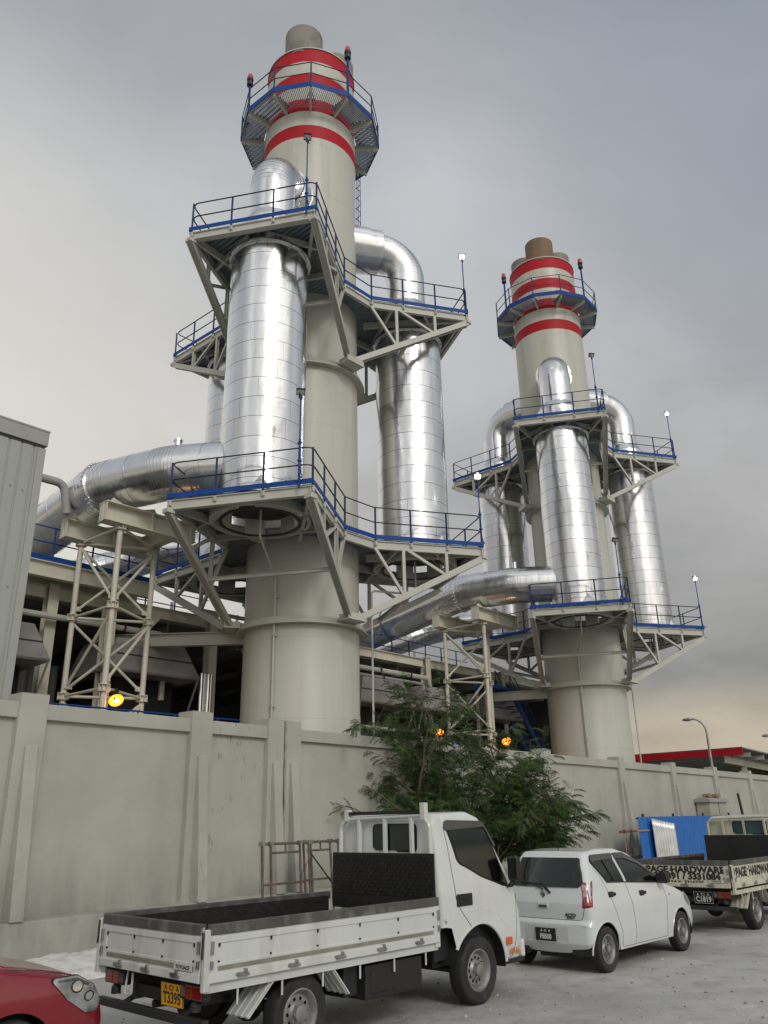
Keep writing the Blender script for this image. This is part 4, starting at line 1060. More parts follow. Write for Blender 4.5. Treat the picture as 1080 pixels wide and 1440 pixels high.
# ------------------------------------------------------------------ vehicle bodies
class Shell:
    """a car body from its side outline (rear bottom, over the roof, to front bottom) and half width by height"""
    def __init__(s, outline, rads, width, lower, arches, xc, lo_x, hi_x, bulge=.05, rnd=.07, taper=.06, step=.05, taper_r=None):
        P = fillet([(x, z) for x, z in outline], rads, 6)
        Q = []
        for i in range(len(P) - 1):
            L = (P[i + 1] - P[i]).length; n = max(1, int(L / step))
            for k in range(n): Q.append(P[i].lerp(P[i + 1], k / n))
        Q.append(P[-1]); s.P = Q
        s.nrm = []
        for i in range(len(Q)):
            d = (Q[min(i + 1, len(Q) - 1)] - Q[max(i - 1, 0)]).normalized(); s.nrm.append(Vector((-d.y, d.x)))
        s.width, s.lower, s.arches, s.xc, s.lo, s.hi = width, lower, arches, xc, lo_x, hi_x
        s.bulge, s.rnd, s.taper = bulge, rnd, taper; s.taper_r = taper if taper_r is None else taper_r
    def W(s, x, z):
        pts = s.width
        if z <= pts[0][0]: w = pts[0][1]
        elif z >= pts[-1][0]: w = pts[-1][1]
        else:
            for (z0, w0), (z1, w1) in zip(pts, pts[1:]):
                if z0 <= z <= z1:
                    t = (z - z0) / (z1 - z0); t = t * t * (3 - 2 * t) * .5 + t * .5; w = w0 + (w1 - w0) * t; break
        e = (s.lo + .45 - x) / .45; t = s.taper_r
        if e <= 0: e = (x - (s.hi - .65)) / .65; t = s.taper
        return w - t * min(1, max(0, e)) ** 2
    def row(s, q):
        t = max(0, (q - .88) / .12); d0 = s.rnd * (1 - math.sqrt(max(0, 1 - t * t))); out = []
        for p, n in zip(s.P, s.nrm):
            d = s.bulge * q * q * (.25 + .75 * abs(n.x)) + d0
            p2 = p - n * d; out.append((p2.x, q * s.W(p2.x, p2.y), p2.y))
        return out
    def side_poly(s):
        top = [(x, z) for x, y, z in s.row(1.0)]
        low = list(s.lower)              # from front bottom back to rear bottom, arches as ('a', i)
        path = []
        for it in low:
            if it[0] == 'a':
                cx, cz, r, a0, a1 = s.arches[it[1]]
                path += [(cx + r * cos(R(a0 + (a1 - a0) * k / 20)), cz + r * sin(R(a0 + (a1 - a0) * k / 20))) for k in range(21)]
            else: path.append(it)
        return top + path
    def body(s, name, mats, parent, side_holes=(), end_holes=()):
        m = MB(); qs = [0, .2, .4, .6, .76, .88, .91, .94, .965, .985, 1.0]
        rows = [s.row(-q) if 0 else [(x, -y, z) for x, y, z in s.row(q)] for q in reversed(qs[1:])] + [s.row(q) for q in qs]
        n = len(s.P); vs = [p for r in rows for p in r]
        fs = []
        for i in range(len(rows) - 1):
            for k in range(n - 1):
                f = (i * n + k, i * n + k + 1, (i + 1) * n + k + 1, (i + 1) * n + k); c = [sum(vs[j][a] for j in f) / 4 for a in range(3)]
                if any((c[0] > s.xc) == fr and abs(c[1]) < h1 and z0 < c[2] < z1 for fr, h1, z0, z1 in end_holes): continue
                fs.append(f)
        m.add(vs, fs, 0, True)
        poly = s.side_poly()
        fv, ff = fill(poly, .07, side_holes)
        for sg in (1, -1): m.add([(x, sg * s.W(x, z), z) for x, z in fv], ff, 0, True)
        return m.build(name, mats, parent, weld=.0008, angle=50)
    def side_patch(s, name, mat, parent, poly, sg, lift=.004, thick=.006, X=None, grid=.06, hole=None):
        poly = dens(poly, grid); fv, ff = fill(poly, grid, [dens(h, grid) for h in hole] if hole else ()); m = MB()
        a = [(x, sg * (s.W(x, z) + lift), z) for x, z in fv]; b = [(x, sg * (s.W(x, z) + lift - thick), z) for x, z in fv]; n = len(fv); k = len(poly)
        m.add(a + b, ff + [tuple(i + n for i in reversed(f)) for f in ff] + [(i, (i + 1) % k, n + (i + 1) % k, n + i) for i in range(k)], 0, True)
        return m.build(name, mat, parent, angle=30)
    def end_x(s, y, z, front):
        x0 = s.W(s.hi if front else s.lo, z); q = min(1, abs(y) / max(.1, x0)); r = s.row(q)
        best = None
        for (xa, _, za), (xb, _, zb) in zip(r, r[1:]):
            if min(za, zb) - 1e-6 <= z <= max(za, zb) + 1e-6 and abs(zb - za) > 1e-6:
                x = xa + (xb - xa) * (z - za) / (zb - za)
                if best is None or (x > best if front else x < best): best = x
        return best if best is not None else (s.hi if front else s.lo)
    def end_patch(s, name, mat, parent, poly, front, lift=.004, thick=.008, grid=.07, hole=None):
        """poly in (y, z)"""
        poly = dens(poly, grid); fv, ff = fill(poly, grid, [dens(hole, grid)] if hole else ()); m = MB(); sg = 1 if front else -1; n = len(fv); k = len(poly)
        xs = [s.end_x(y, z, front) for y, z in fv]
        a = [(x + sg * lift, y, z) for x, (y, z) in zip(xs, fv)]; b = [(x + sg * (lift - thick), y, z) for x, (y, z) in zip(xs, fv)]
        m.add(a + b, ff + [tuple(i + n for i in reversed(f)) for f in ff] + [(i, (i + 1) % k, n + (i + 1) % k, n + i) for i in range(k)], 0, True)
        return m.build(name, mat, parent, angle=30)
    def wrap_lamp(s, name, mats, parent, sg):
        """a lamp bent round the rear corner"""
        m = MB(); NC, NR = 18, 14; vs = []; outer = []
        for j in range(NR + 1):
            u = j / NR; z = .80 + .345 * u
            q0 = .83 + .05 * math.sin(PI * u); xo = -.285 + .13 * u ** 1.4
            P = []
            for k in range(15):
                q = q0 + (1 - q0) * k / 14; P.append(Vector((s.end_x(q * s.W(s.lo, z), z, False), q * s.W(s.lo + .05, z))))
            xe = P[-1].x
            for k in range(1, 9):
                x = xe + (xo - xe) * k / 8; P.append(Vector((x, s.W(x, z))))
            L = [0]
            for a, b in zip(P, P[1:]): L.append(L[-1] + (b - a).length)
            for c in range(NC + 1):
                d = L[-1] * c / NC; i = 0
                while i < len(L) - 2 and L[i + 1] < d: i += 1
                t = (d - L[i]) / max(1e-6, L[i + 1] - L[i]); p = P[i].lerp(P[i + 1], t)
                a = P[max(0, i - 1)]; b = P[min(len(P) - 1, i + 2)]; tg = (b - a).normalized(); n = Vector((-tg.y, tg.x))
                if n.x > 0 and n.y < .5: n = -n
                lift = .010 if 0 < c < NC and 0 < j < NR else -.004
                outer.append((p.x + n.x * lift, sg * (p.y + n.y * lift), z))
        for j in range(NR):
            for c in range(NC):
                k = j * (NC + 1) + c; clear = c < NC * .42 and .40 < (j + .5) / NR < .84 and c > 1
                m.add([outer[k], outer[k + 1], outer[k + NC + 2], outer[k + NC + 1]], [(0, 1, 2, 3)], 1 if clear else 0, True)
        return m.build(name, mats, parent, weld=.0002, angle=45)
    def side_line(s, name, mat, parent, pts, sg, w=.008, lift=.0015):
        m = MB(); P = fillet(pts, .06, 5); Q = []
        for i in range(len(P) - 1):
            L = (P[i + 1] - P[i]).length; n = max(1, int(L / .06))
            for k in range(n): Q.append(P[i].lerp(P[i + 1], k / n))
        Q.append(P[-1]); m.tube([(p.x, sg * (s.W(p.x, p.y) + lift - w * .35), p.y) for p in Q], w * .5, 6); return m.build(name, mat, parent)

def dens(poly, g):
    out = []; P = [Vector(p) for p in poly]
    for i in range(len(P)):
        a, b = P[i], P[(i + 1) % len(P)]; n = max(1, int((b - a).length / g + .5))
        out += [a.lerp(b, k / n) for k in range(n)]
    return [(p.x, p.y) for p in out]
def fill(poly, grid, holes=()):
    """triangulate a simple polygon (with holes) with inner points so that it can bend"""
    from mathutils.geometry import intersect_point_line
    pts = [Vector(p) for p in poly]; n = len(pts); loops = [pts] + [[Vector(p) for p in h] for h in holes]; segs = []; allp = []
    for lp in loops:
        o = len(allp); allp += lp; segs += [(o + i, o + (i + 1) % len(lp)) for i in range(len(lp))]
    def inside(x, y):
        c = False
        for i, j in segs:
            xi, yi = allp[i]; xj, yj = allp[j]
            if (yi > y) != (yj > y) and x < (xj - xi) * (y - yi) / (yj - yi) + xi: c = not c
        return c
    def near(x, y):
        p = Vector((x, y)); best = 9
        for i, j in segs:
            a, b = allp[i], allp[j]; d = b - a; l2 = d.length_squared
            t = 0 if l2 == 0 else max(0, min(1, (p - a).dot(d) / l2)); best = min(best, (p - a - d * t).length)
        return best
    x0, x1 = min(p.x for p in pts), max(p.x for p in pts); y0, y1 = min(p.y for p in pts), max(p.y for p in pts)
    inner = []
    nx, ny = int((x1 - x0) / grid), int((y1 - y0) / grid)
    for i in range(1, nx + 1):
        for j in range(1, ny + 1):
            x, y = x0 + (x1 - x0) * i / (nx + 1), y0 + (y1 - y0) * j / (ny + 1)
            if inside(x, y) and near(x, y) > grid * .35: inner.append(Vector((x, y)))
    res = delaunay_2d_cdt(allp + inner, segs, [], 0, 1e-6)
    V_, T = res[0], res[2]
    out = [tuple(t) for t in T if inside(*(sum((Vector(V_[i]) for i in t), Vector((0, 0))) / 3))]
    return [(p.x, p.y) for p in V_], out

def make_wheel(parent, p, r, w, rimr, side, holes=10, name='wheel', hub=.07, steer=0):
    """side -1: outer face towards -y"""
    t = bpy.data.objects.new(name, None); C.objects.link(t); t.parent = parent; t.location = p
    t.rotation_euler = (R(-90) * side, 0, 0)         # local z points outward
    if steer: t.rotation_euler.rotate_axis('Y', steer)
    h = w / 2
    m = MB(); m.lathe([(rimr, -h * .9), (r * .90, -h), (r * .97, -h * .86), (r, -h * .6), (r, h * .6), (r * .97, h * .86), (r * .90, h), (rimr + .012, h * .92), (rimr, h * .82)], 56)
    for k in range(4):
        z = -h * .55 + h * 1.1 * k / 3; m.lathe([(r + .0008, z - .006), (r - .008, z - .004), (r - .008, z + .004), (r + .0008, z + .006)], 56)
    m.build('tyre', 'rubber', t, angle=30)
    m = MB(); z = h * .80
    m.lathe([(rimr + .004, z + .005), (rimr - .010, z + .008), (rimr - .022, z - .012), (rimr - .035, z - .03), (rimr * .80, z - .055), (rimr * .72, z - .045)], 48)
    # disc with round holes
    rin, ro = rimr * .40, rimr * .72; pts = []
    dm = MB(); deck_mesh(dm, [(ro * cos(2 * PI * k / 48), ro * sin(2 * PI * k / 48)) for k in range(48)],
                         [((ro * .80 * cos(2 * PI * k / holes), ro * .80 * sin(2 * PI * k / holes)), rimr * .085, 12) for k in range(holes)], z - .051, z - .045)
    m.add(dm.v, dm.f, 0)
    m.lathe([(rimr * .52, z - .044), (rimr * .42, z - .020), (rimr * .30, z - .018)], 40)
    m.lathe([(rimr * .30, z - .018), (.001, z - .018)], 40)
    m.lathe([(hub, z - .018), (hub * .95, z + .018), (hub * .6, z + .026), (.001, z + .026)], 24)
    for k in range(5 if hub < .06 else 6):
        a = 2 * PI * k / (5 if hub < .06 else 6); m.lathe([(.013, z - .018), (.013, z + .006), (.001, z + .008)], 6, 0, Matrix.Translation((rimr * .36 * cos(a), rimr * .36 * sin(a), 0)), smooth=False)
    m.build('rim', 'rim', t, angle=40)
    m = MB(); m.lathe([(rimr * .98, -h * .5), (.001, -h * .5)], 32); m.lathe([(rimr * .99, -h * .88), (rimr * .99, z - .06)], 40); m.build('brake_drum', 'black', t)
    return t

def plate(parent, X, w, h, back, fore, l1, l2, s1, s2):
    o = MB(); o.box((0, 0, -.004), (w, h, .008)); p = o.build('number_plate', back, parent, bevel=.004)
    p.matrix_local = X
    text('plate_lettering', l1, s1, fore, p, Matrix.Translation((0, h * .27, .0012)), .001, .001)
    text('plate_lettering', l2, s2, fore, p, Matrix.Translation((0, -h * .16, .0012)), .003, .001, sx=.84)
    f = MB(); f.tube([(-w / 2, -h / 2, .001), (w / 2, -h / 2, .001), (w / 2, h / 2, .001), (-w / 2, h / 2, .001)], .003, 5, closed=True); f.build('plate_rim', fore, p)
    return p

M['white_car'] = paint('white_car_paint', (.62, .645, .65), .20, var=.02, vs=1, dirt=(.40, .40, .38), dirt_amt=.18, ds=1.2, coat=.6)
M['white_truck'] = paint('white_truck_paint', (.61, .635, .62), .28, var=.03, vs=1.5, dirt=(.36, .34, .28), dirt_amt=.4, ds=2.2, streak=True, coat=.3)
M['white_gate'] = paint('white_gate_paint', (.56, .58, .565), .42, var=.05, vs=2, dirt=(.30, .27, .20), dirt_amt=.5, ds=2.6, streak=True)
M['red_car'] = paint('dark_red_car_paint', (.20, .006, .014), .22, var=.05, vs=1, coat=.8)
M['strip'] = paint('grey_rubbing_strip', (.075, .075, .073), .55, var=.2, vs=4, dirt=(.30, .30, .28), dirt_amt=.5, ds=5)
M['groove'] = paint('olive_grey_stripe', (.22, .22, .17), .5, var=.2, vs=4)
M['seam'] = paint('dark_door_seam', (.05, .05, .05), .7)
M['lens_red'] = paint('red_lamp_lens', (.20, .008, .010), .15, spec=.8, var=.2, vs=20, coat=.5)
M['lens_pale'] = paint('pale_pink_lens', (.36, .25, .25), .2, spec=.6, var=.2, vs=20)
M['lens_orange'] = paint('orange_lamp_lens', (.62, .10, .012), .15, spec=.8, coat=.5)
M['lens_clear'] = paint('clear_lamp_lens', (.42, .43, .43), .08, .7, spec=.8, var=.35, vs=7)
M['yellow_plate'] = paint('yellow_plate', (.72, .36, .012), .4, var=.06)
M['black_plate'] = paint('black_plate', (.016, .016, .017), .4)
M['letter_black'] = paint('black_lettering', (.02, .02, .02), .5, var=.3, vs=12)
M['letter_white'] = paint('white_lettering', (.55, .55, .53), .5)
M['letter_orange'] = paint('orange_lettering', (.62, .24, .03), .5, var=.2, vs=12)
M['visor'] = paint('smoked_visor', (.075, .07, .068), .12, spec=.7, var=.1)
M['tread_black'] = paint('black_lining_plate', (.012, .012, .012), .5, var=.4, vs=30)
M['chrome'] = paint('chrome', (.75, .75, .75), .1, 1)

def place(name, label, cat, p, head, group=None):
    return thing(name, label, cat, p, R(90) - head, group)

# ------------------------------------------------------------------ flatbed trucks
def make_truck(label, p, head, v):
    """v: options of this truck. local x forward (front axle 0), y left"""
    t = place('flatbed_truck', label, 'truck', p, head)
    wm, gm = v['paint'], v['gate']
    wb = 2.60; hw = .88; xr, xf = -3.74, -.70; zt, zb = 1.165, .725; dz = v.get('dz', 0)
    # cab
    out = [(-.60, .84), (-.62, 1.2), (-.61, 1.96), (-.54, 2.055), (0.05, 2.075), (.27, 2.01), (.83, 1.17), (.93, .92), (.96, .62), (.955, .42), (.90, .36)]
    sh = Shell(out, [0, .3, .12, .12, .3, .12, .12, .2, .1, .05, 0], [(.35, .80), (.62, .845), (1.17, .845), (1.6, .80), (2.04, .735)],
               [(.86, .36), (.50, .38), ('a', 0), (-.42, .84)], [(0.03, .365, .465, 4, 178)], 0, -.62, .96, .03, .06, .05, taper_r=.012)
    sh.arches = [(0.03, .37, .47, 2, 150)]
    sh.lower = [(.86, .365), (.52, .375), ('a', 0), (-.44, .83)]
    wn = [(x, z) for x, z in fillet([(-.27, 1.50), (-.375, 1.885), (.285, 1.875), (.62, 1.215), (.50, 1.225), (.10, 1.34)], [.12, .05, .06, .03, .1, .3], 5, True)]
    cab = sh.body('cab', wm, t, [dens([(.08 + (x - .08) * .97, 1.6 + (z - 1.6) * .96) for x, z in wn], .06)], [(True, .62, 1.28, 1.90)])
    if True:                                   # seats, wheel and dash behind the glass
        for sy in (.42, -.42):
            m = MB(); m.span((-.50, sy - .24, 1.0), (-.36, sy + .24, 1.55)); m.span((-.48, sy - .13, 1.56), (-.40, sy + .13, 1.74)); m.span((-.45, sy - .24, .92), (.05, sy + .24, 1.06)); m.build('seat', 'seat_cloth', cab, bevel=.04, seg=3)
        m = MB(); m.span((.45, -.70, .95), (.72, .70, 1.22)); m.build('dashboard', 'cabin_grey', cab, bevel=.05)
        m = MB(); m.tube([(.30 + .08 * cos(2 * PI * k / 20), -.40 + .19 * sin(2 * PI * k / 20), 1.28 + .17 * cos(2 * PI * k / 20)) for k in range(20)], .016, 6, closed=True); m.tube([(.30, -.40, 1.28), (.5, -.40, 1.1)], .02, 6); m.build('steering_wheel', 'black', cab)
    m = MB(); m.span((-.58, -.70, .5), (.80, .70, 1.1)); m.span((-.5, -.60, .42), (.86, .60, .5)); m.build('cab_floor', 'black', t)
    m = MB()
    for sg in (1, -1):
        q = [(.03 + .47 * cos(R(2 + 148 * k / 18)), sg * (.835), .37 + .47 * sin(R(2 + 148 * k / 18))) for k in range(19)]
        m.tube(q, .018, 6)
    m.build('wheel_arch_lip', wm, cab)
    m = MB()
    for sg in (1, -1):
        q = [(.03 + .455 * cos(R(-5 + 175 * k / 18)), .37 + .455 * sin(R(-5 + 175 * k / 18))) for k in range(19)]
        vs = [(x, sg * y, z) for y in (.83, .45) for x, z in q]; m.add(vs, [(i, i + 1, 20 + i, 19 + i) for i in range(18)], 0, True)
    m.build('wheel_well', 'black', cab)
    for sg in (1, -1):
        cx, cz = .08, 1.6
        big = [(cx + (x - cx) * 1.05, cz + (z - cz) * 1.06) for x, z in wn]
        d = sh.side_patch('window_seal', 'black', cab, big, sg, .003, .01, hole=[[(cx + (x - cx) * .965, cz + (z - cz) * .955) for x, z in wn]])
        sh.side_patch('side_window', 'window', cab, [(x, z) for x, z in wn], sg, .007, .01)
        sh.side_patch('window_visor', 'visor', cab, fillet([(-.42, 1.86), (-.41, 1.975), (.26, 1.955), (.45, 1.66), (.41, 1.66), (.28, 1.89)], [.03, .05, .1, .02, .02, .06], 4, True), sg, .022, .016)
        sh.side_line('door_seam', 'seam', cab, [(-.42, 1.90), (-.36, 1.12), (-.30, 1.00), (-.14, .80)], sg, .010)
        sh.side_line('door_seam', 'seam', cab, [(.80, 1.10), (.78, .75), (.70, .42), (.52, .40)], sg, .008)
        sh.side_line('fender_crease', wm, cab, [(-.36, .98), (.1, .98), (.38, .90), (.62, .70), (.72, .55)], sg, .022, .0)
        b = MB(); hy = sg * (sh.W(-.2, 1.12) + .004)
        m = MB(); m.box((-.24, hy, 1.105), (.235, .022, .13)); hd = m.build('door_handle', 'black', cab, bevel=.03, seg=4)
        m = MB(); m.box((-.24, hy + sg * .012, 1.13), (.17, .018, .035)); m.build('grip', 'black', hd, bevel=.008)
        m = MB(); m.box((.565, sg * (sh.W(.565, .60) + .008), .60), (.115, .035, .085)); m.build('side_lamp', 'lens_orange', cab, bevel=.012)
        m = MB(); m.box((.70, sg * (sh.W(.7, .385) + .005), .372), (.40, .06, .05)); m.build('step_trim', 'black', cab, bevel=.01)
        # door mirror
        m = MB(); m.tube(fillet([(.60, sg * .82, 1.20), (.60, sg * .94, 1.20), (.60, sg * .98, 1.34)], .06), .016, 8); m.tube([(.63, sg * .80, 1.16), (.60, sg * .95, 1.28)], .014, 8)
        mr = m.build('door_mirror', 'black', cab)
        m = MB(); m.box((.60, sg * .965, 1.40), (.085, .165, .27)); m.build('mirror_shell', 'black', mr, bevel=.03, seg=3)
        m = MB(); m.box((.556, sg * .965, 1.40), (.004, .13, .23)); m.build('mirror_glass', 'glass', mr)
    sh.end_patch('windscreen', 'window', cab, fillet([(-.68, 1.22), (.68, 1.22), (.64, 1.94), (-.64, 1.94)], .07, 4, True), True); sh.end_patch('screen_border', 'black', cab, fillet([(-.70, 1.21), (.70, 1.21), (.66, 1.95), (-.66, 1.95)], .07, 4, True), True, .002, .004, hole=[(-.58, 1.31), (.58, 1.31), (.54, 1.86), (-.54, 1.86)])
    sh.end_patch('grille', 'black', cab, fillet([(-.45, .78), (.45, .78), (.48, .92), (-.48, .92)], .03, 3, True), True)
    for sg in (1, -1): sh.end_patch('headlight', 'lens_clear', cab, fillet([(sg * .48, .68), (sg * .76, .68), (sg * .76, .86), (sg * .52, .84)][::sg], .04, 3, True), True)
    m = MB(); m.box((.93, 0, .48), (.07, 1.60, .20)); m.build('front_bumper', wm, cab, bevel=.03, seg=3)
    if v.get('door_text'):
        ya, yb_ = sh.W(.57, .475), sh.W(.86, .475); text('weight_lettering', v['door_text'], .115, 'letter_orange', cab, basis((.715, -(sh.W(.715, .475) + .006), .475), (.29, ya - yb_, .0), (0, .0, 1)), .003, .001, sx=.62)
    # rear window of the cab and the guard frame
    wz = 1.785
    m = MB(); m.prism(fillet([(-.36, -.16), (.36, -.16), (.36, .16), (-.36, .16)], .06, 4, True), -.012, .012, 0, basis((-.600, -.165, wz), (0, 1, 0), (0, 0, 1))); rw = m.build('rear_window', 'black', cab)
    m = MB(); m.prism(fillet([(-.335, -.14), (.335, -.14), (.335, .14), (-.335, .14)], .05, 4, True), -.002, .006, 0, basis((-.616, -.165, wz), (0, -1, 0), (0, 0, 1)) ); m.build('pane', v.get('rear_glass', 'glass'), rw)
    gf = MB(); xg = -.665
    gf.tube(fillet([(xg, .70, 1.16), (xg, .70, 1.92), (xg, .58, 2.005), (xg, -.66, 2.03), (xg, -.775, 1.93), (xg, -.80, 1.16)], .10, 5), .026, 10)
    g = gf.build('guard_frame', wm, t)
    for y in (.37, -.07, -.50): m = MB(); m.span((xg - .022, y - .022, 1.20), (xg + .022, y + .022, 2.02)); m.build('guard_bar', wm, g, bevel=.005)
    if v.get('rack'):
        m = MB(); m.span((xg - .03, -.66, 2.05), (xg + .03, .55, 2.09)); m.build('load_bar', 'black', g)
        for y, h in ((.57, 2.12), (-.70, 2.17)): m = MB(); m.span((xg - .035, y - .035, 1.98), (xg + .035, y + .035, h)); m.build('load_stop', wm, g, bevel=.004)
    hb = MB(); hb.span((xg - .05, -.86, 1.0), (xg - .028, .80, 1.62)); h_ = hb.build('headboard', 'tread_black' if v.get('tread') else 'black', t)
    if v.get('tread'):                        # raised tread pattern
        m = MB()
        for i in range(40):
            for j in range(11):
                m.box((0, 0, 0), (.012, .034, .012), 0, Matrix.Translation((xg - .052, -.83 + .041 * i, 1.17 + .041 * j)) @ Matrix.Rotation(R(45 if (i + j) % 2 else -45), 4, 'X'))
        m.build('tread_bars', 'tread_black', h_)
    # bed
    m = MB(); m.span((xr, -hw + .05, .73), (xf, hw - .05, .80), 0); m.span((xr + .05, -hw + .055, .80), (xf - .02, hw - .055, .806), 1); m.build('bed_floor', ['dark_steel', 'tread_black'], t)
    def gate(name, L, X, long):
        g = MB()
        g.box((L / 2, 0, (zt + zb) / 2), (L, .028, zt - zb - .02), 0)
        if not v.get('plain'):
            g.box((L / 2, -.012, zt - .115), (L, .022, .055), 0)       # rail under the strip
            g.box((L / 2, -.010, zb + .135), (L, .016, .03), 0)
        g.box((L / 2, -.014, zb + .035), (L, .026, .07), 0)
        for x in (.045, L - .045): g.box((x, -.011, (zt + zb) / 2), (.09, .020, zt - zb - .03), 0)
        o = g.build(name, gm, t, bevel=.006); o.matrix_local = X
        m = MB(); m.box((L / 2, -.001, zt - .035), (L, .054, .085)); m.build('rubbing_strip', 'strip', o, bevel=.006)
        if not v.get('plain'): m = MB(); m.box((L / 2, -.017, zb + .105), (L - .2, .006, .032)); m.build('stripe', 'groove', o)
        m = MB(); m.box((L / 2, .020, (zt + zb) / 2 + .02), (L - .06, .012, zt - zb - .12)); m.build('lining', 'tread_black', o)
        n = 5 if long else 3
        for k in range(n):
            x = .35 + (L - .7) * k / (n - 1)
            m = MB(); m.box((x, -.030, zb + .035), (.10, .03, .035)); m.tube([(x - .07, -.035, zb + .04), (x + .07, -.035, zb + .03)], .011, 6); m.box((x + .03, -.03, zb + .06), (.03, .03, .03)); m.build('hinge', 'steel', o)
        for k in range(n + 1):
            x = .10 + (L - .2) * k / n
            m = MB()
            for zz in (zb + .16, zt - .15): m.tube([(x, -.014, zz), (x, -.026, zz)], .009, 6)
            m.box((x, -.022, zt - .155), (.016, .008, .03)); m.build('bolt', 'dark_steel', o)
        for x in (.02, L - .02):
            m = MB(); m.box((x, -.030, zt - .17), (.03, .022, .10)); m.build('latch', 'steel', o, bevel=.004)
            m = MB(); m.box((x, -.03, zb + .14), (.03, .025, .06)); m.build('latch', 'steel', o, bevel=.004)
        return o
    Lx = xf - xr
    gr = gate('side_gate', Lx, basis((xr, -hw, dz), (1, 0, 0), (0, 1, 0)), True)
    gl = gate('side_gate', Lx, basis((xf, hw, dz), (-1, 0, 0), (0, -1, 0)), True)
    tg = gate('tail_gate', 2 * hw - .10, basis((xr - .02, hw - .05, dz), (0, -1, 0), (1, 0, 0)), False)
    for sg in (1, -1):
        m = MB(); m.span((xr - .05, sg * (hw - .02), zb - .06), (xr + .02, sg * (hw + .025), zt - .03)); m.tube([(xr - .055, sg * hw, zt - .05), (xr - .06, sg * hw, zt - .25)], .012, 6, 1); cpost = m.build('corner_post', [gm, 'dark_steel'], t, bevel=.008)
        m = MB(); m.span((xf - .06, sg * (hw - .02), zb - .05), (xf + .02, sg * (hw + .012), zt - .02)); m.build('corner_post', gm, t, bevel=.008)
        m = MB(); m.span((xr, sg * (hw - .08), zb - .075), (xf, sg * (hw - .01), zb - .008)); m.build('bed_rail', gm, t)
        for k in range(6):
            x = xr + .35 + k * .5
            m = MB(); m.tube([(x, sg * (hw - .03), zb - .06), (x, sg * (hw - .03), zb - .20)], .010, 6); m.build('rope_hook', gm, t)
    if v.get('badge'):
        m = MB(); m.box((1.42, -.029, zb + .105), (.27, .006, .045)); bd = m.build('badge', 'letter_white', tg); text('badge_lettering', v['badge'], .042, 'letter_black', bd, basis((1.42, -.0335, zb + .105), (1, 0, 0), (0, 0, 1)), .001, .001, sx=1.05)
    for body, size, zz, off, sx, bold in v.get('tail_text', ()):
        text('gate_lettering', body, size, 'letter_black', tg, basis((.83 + off, -.0162, zz), (1, 0, 0), (0, 0, 1)), bold, .0015, sx=sx)
    if v.get('side_text'):
        text('gate_lettering', v['side_text'], .21, 'letter_black', gr, basis((.12, -.0165, .965), (1, 0, 0), (0, 0, 1)), .010, .0015, 'LEFT', 1.0)
    # chassis
    m = MB()
    for sg in (1, -1): m.span((xr + .08, sg * .36, .47), (.6, sg * .42, .62)); m.span((xr + .1, sg * .36, .62), (xf, sg * .43, .72))
    for x in (-3.6, -2.9, -2.2, -1.5, -.8, 0): m.span((x - .04, -.42, .5), (x + .04, .42, .6))
    for x in (-3.5, -3.0, -2.5, -2.0, -1.5, -1.0): m.span((x - .03, -.80, .64), (x + .03, .80, .72))
    m.tube([(-wb, -.70, .33), (-wb, .70, .33)], .055, 10); m.sphere((-wb, 0, .33), .16, 12, 8); m.tube([(0, -.7, .35), (0, .7, .35)], .045, 8)
    m.tube([(-wb, 0, .36), (-.4, 0, .52)], .04, 8)
    for sg in (1, -1):
        q = [(-wb + .62 * u_, sg * .50, .36 + .16 * u_ * u_) for u_ in [k / 5 - 1 for k in range(11)]]
        for a, b in zip(q, q[1:]): m.beam(a, b, .07, .05)
    m.build('chassis', 'dark_steel', t)
    m = MB(); m.span((-1.78, -.82, .31), (-.92, -.46, .62)); m.span((-1.70, -.83, .36), (-1.36, -.80, .58)); m.build('fuel_tank', 'black', t, bevel=.03, seg=3)
    m = MB(); m.span((-2.02, -.75, .36), (-1.82, -.35, .64)); m.build('battery_box', 'black', t, bevel=.02)
    m = MB(); m.span((-1.7, .45, .36), (-1.0, .80, .62)); m.build('tool_box', 'black', t, bevel=.02)
    m = MB(); m.tube([(-.6, .1, .34), (-1.8, .15, .34)], .09, 12); m.tube([(-1.8, .15, .36), (-3.5, .28, .42)], .035, 8); m.build('exhaust_pipe', 'dark_steel', t)
    for sg in (1, -1):                         # splayed mudguards of ribbed sheet
        for a, b in (((-2.97, .68), (-3.27, .40)), ((-2.28, .68), (-2.05, .42))):
            m = MB(); y0, y1 = sg * .55, sg * .86
            m.beam((a[0], sg * .705, a[1]), (b[0], sg * .705, b[1]), .32, .012, (1, 0, .6))
            for k in range(4): m.beam((a[0], sg * (.58 + .083 * k), a[1]), (b[0], sg * (.58 + .083 * k), b[1]), .03, .03, (1, 0, .6))
            m.build('mudguard', gm, t)
    for sg in (1, -1):
        make_wheel(t, (.10, sg * .715, .35), .35, .20, .215, sg, 12, hub=.065)
        make_wheel(t, (-wb, sg * .70, .325), .325, .19, .205, sg, 10, hub=.075)
    # rear lamps, plate, bumper bar
    for sg in (1, -1):
        m = MB(); m.span((xr + .02, sg * .46, .575), (xr + .10, sg * .82, .70)); lb = m.build('tail_lamp', 'black', t, bevel=.012)
        m = MB(); m.span((xr + .008, sg * .66, .585), (xr + .03, sg * .80, .69)); m.build('red_lens', 'lens_red', lb, bevel=.008)
        m = MB(); m.span((xr + .008, sg * .555, .585), (xr + .03, sg * .655, .69)); m.build('orange_lens', paint('brown_lamp_lens', (.20, .035, .012), .15, spec=.8), lb, bevel=.008)
        m = MB(); m.span((xr + .012, sg * .48, .595), (xr + .03, sg * .545, .68)); m.build('clear_lens', 'strip', lb, bevel=.006)
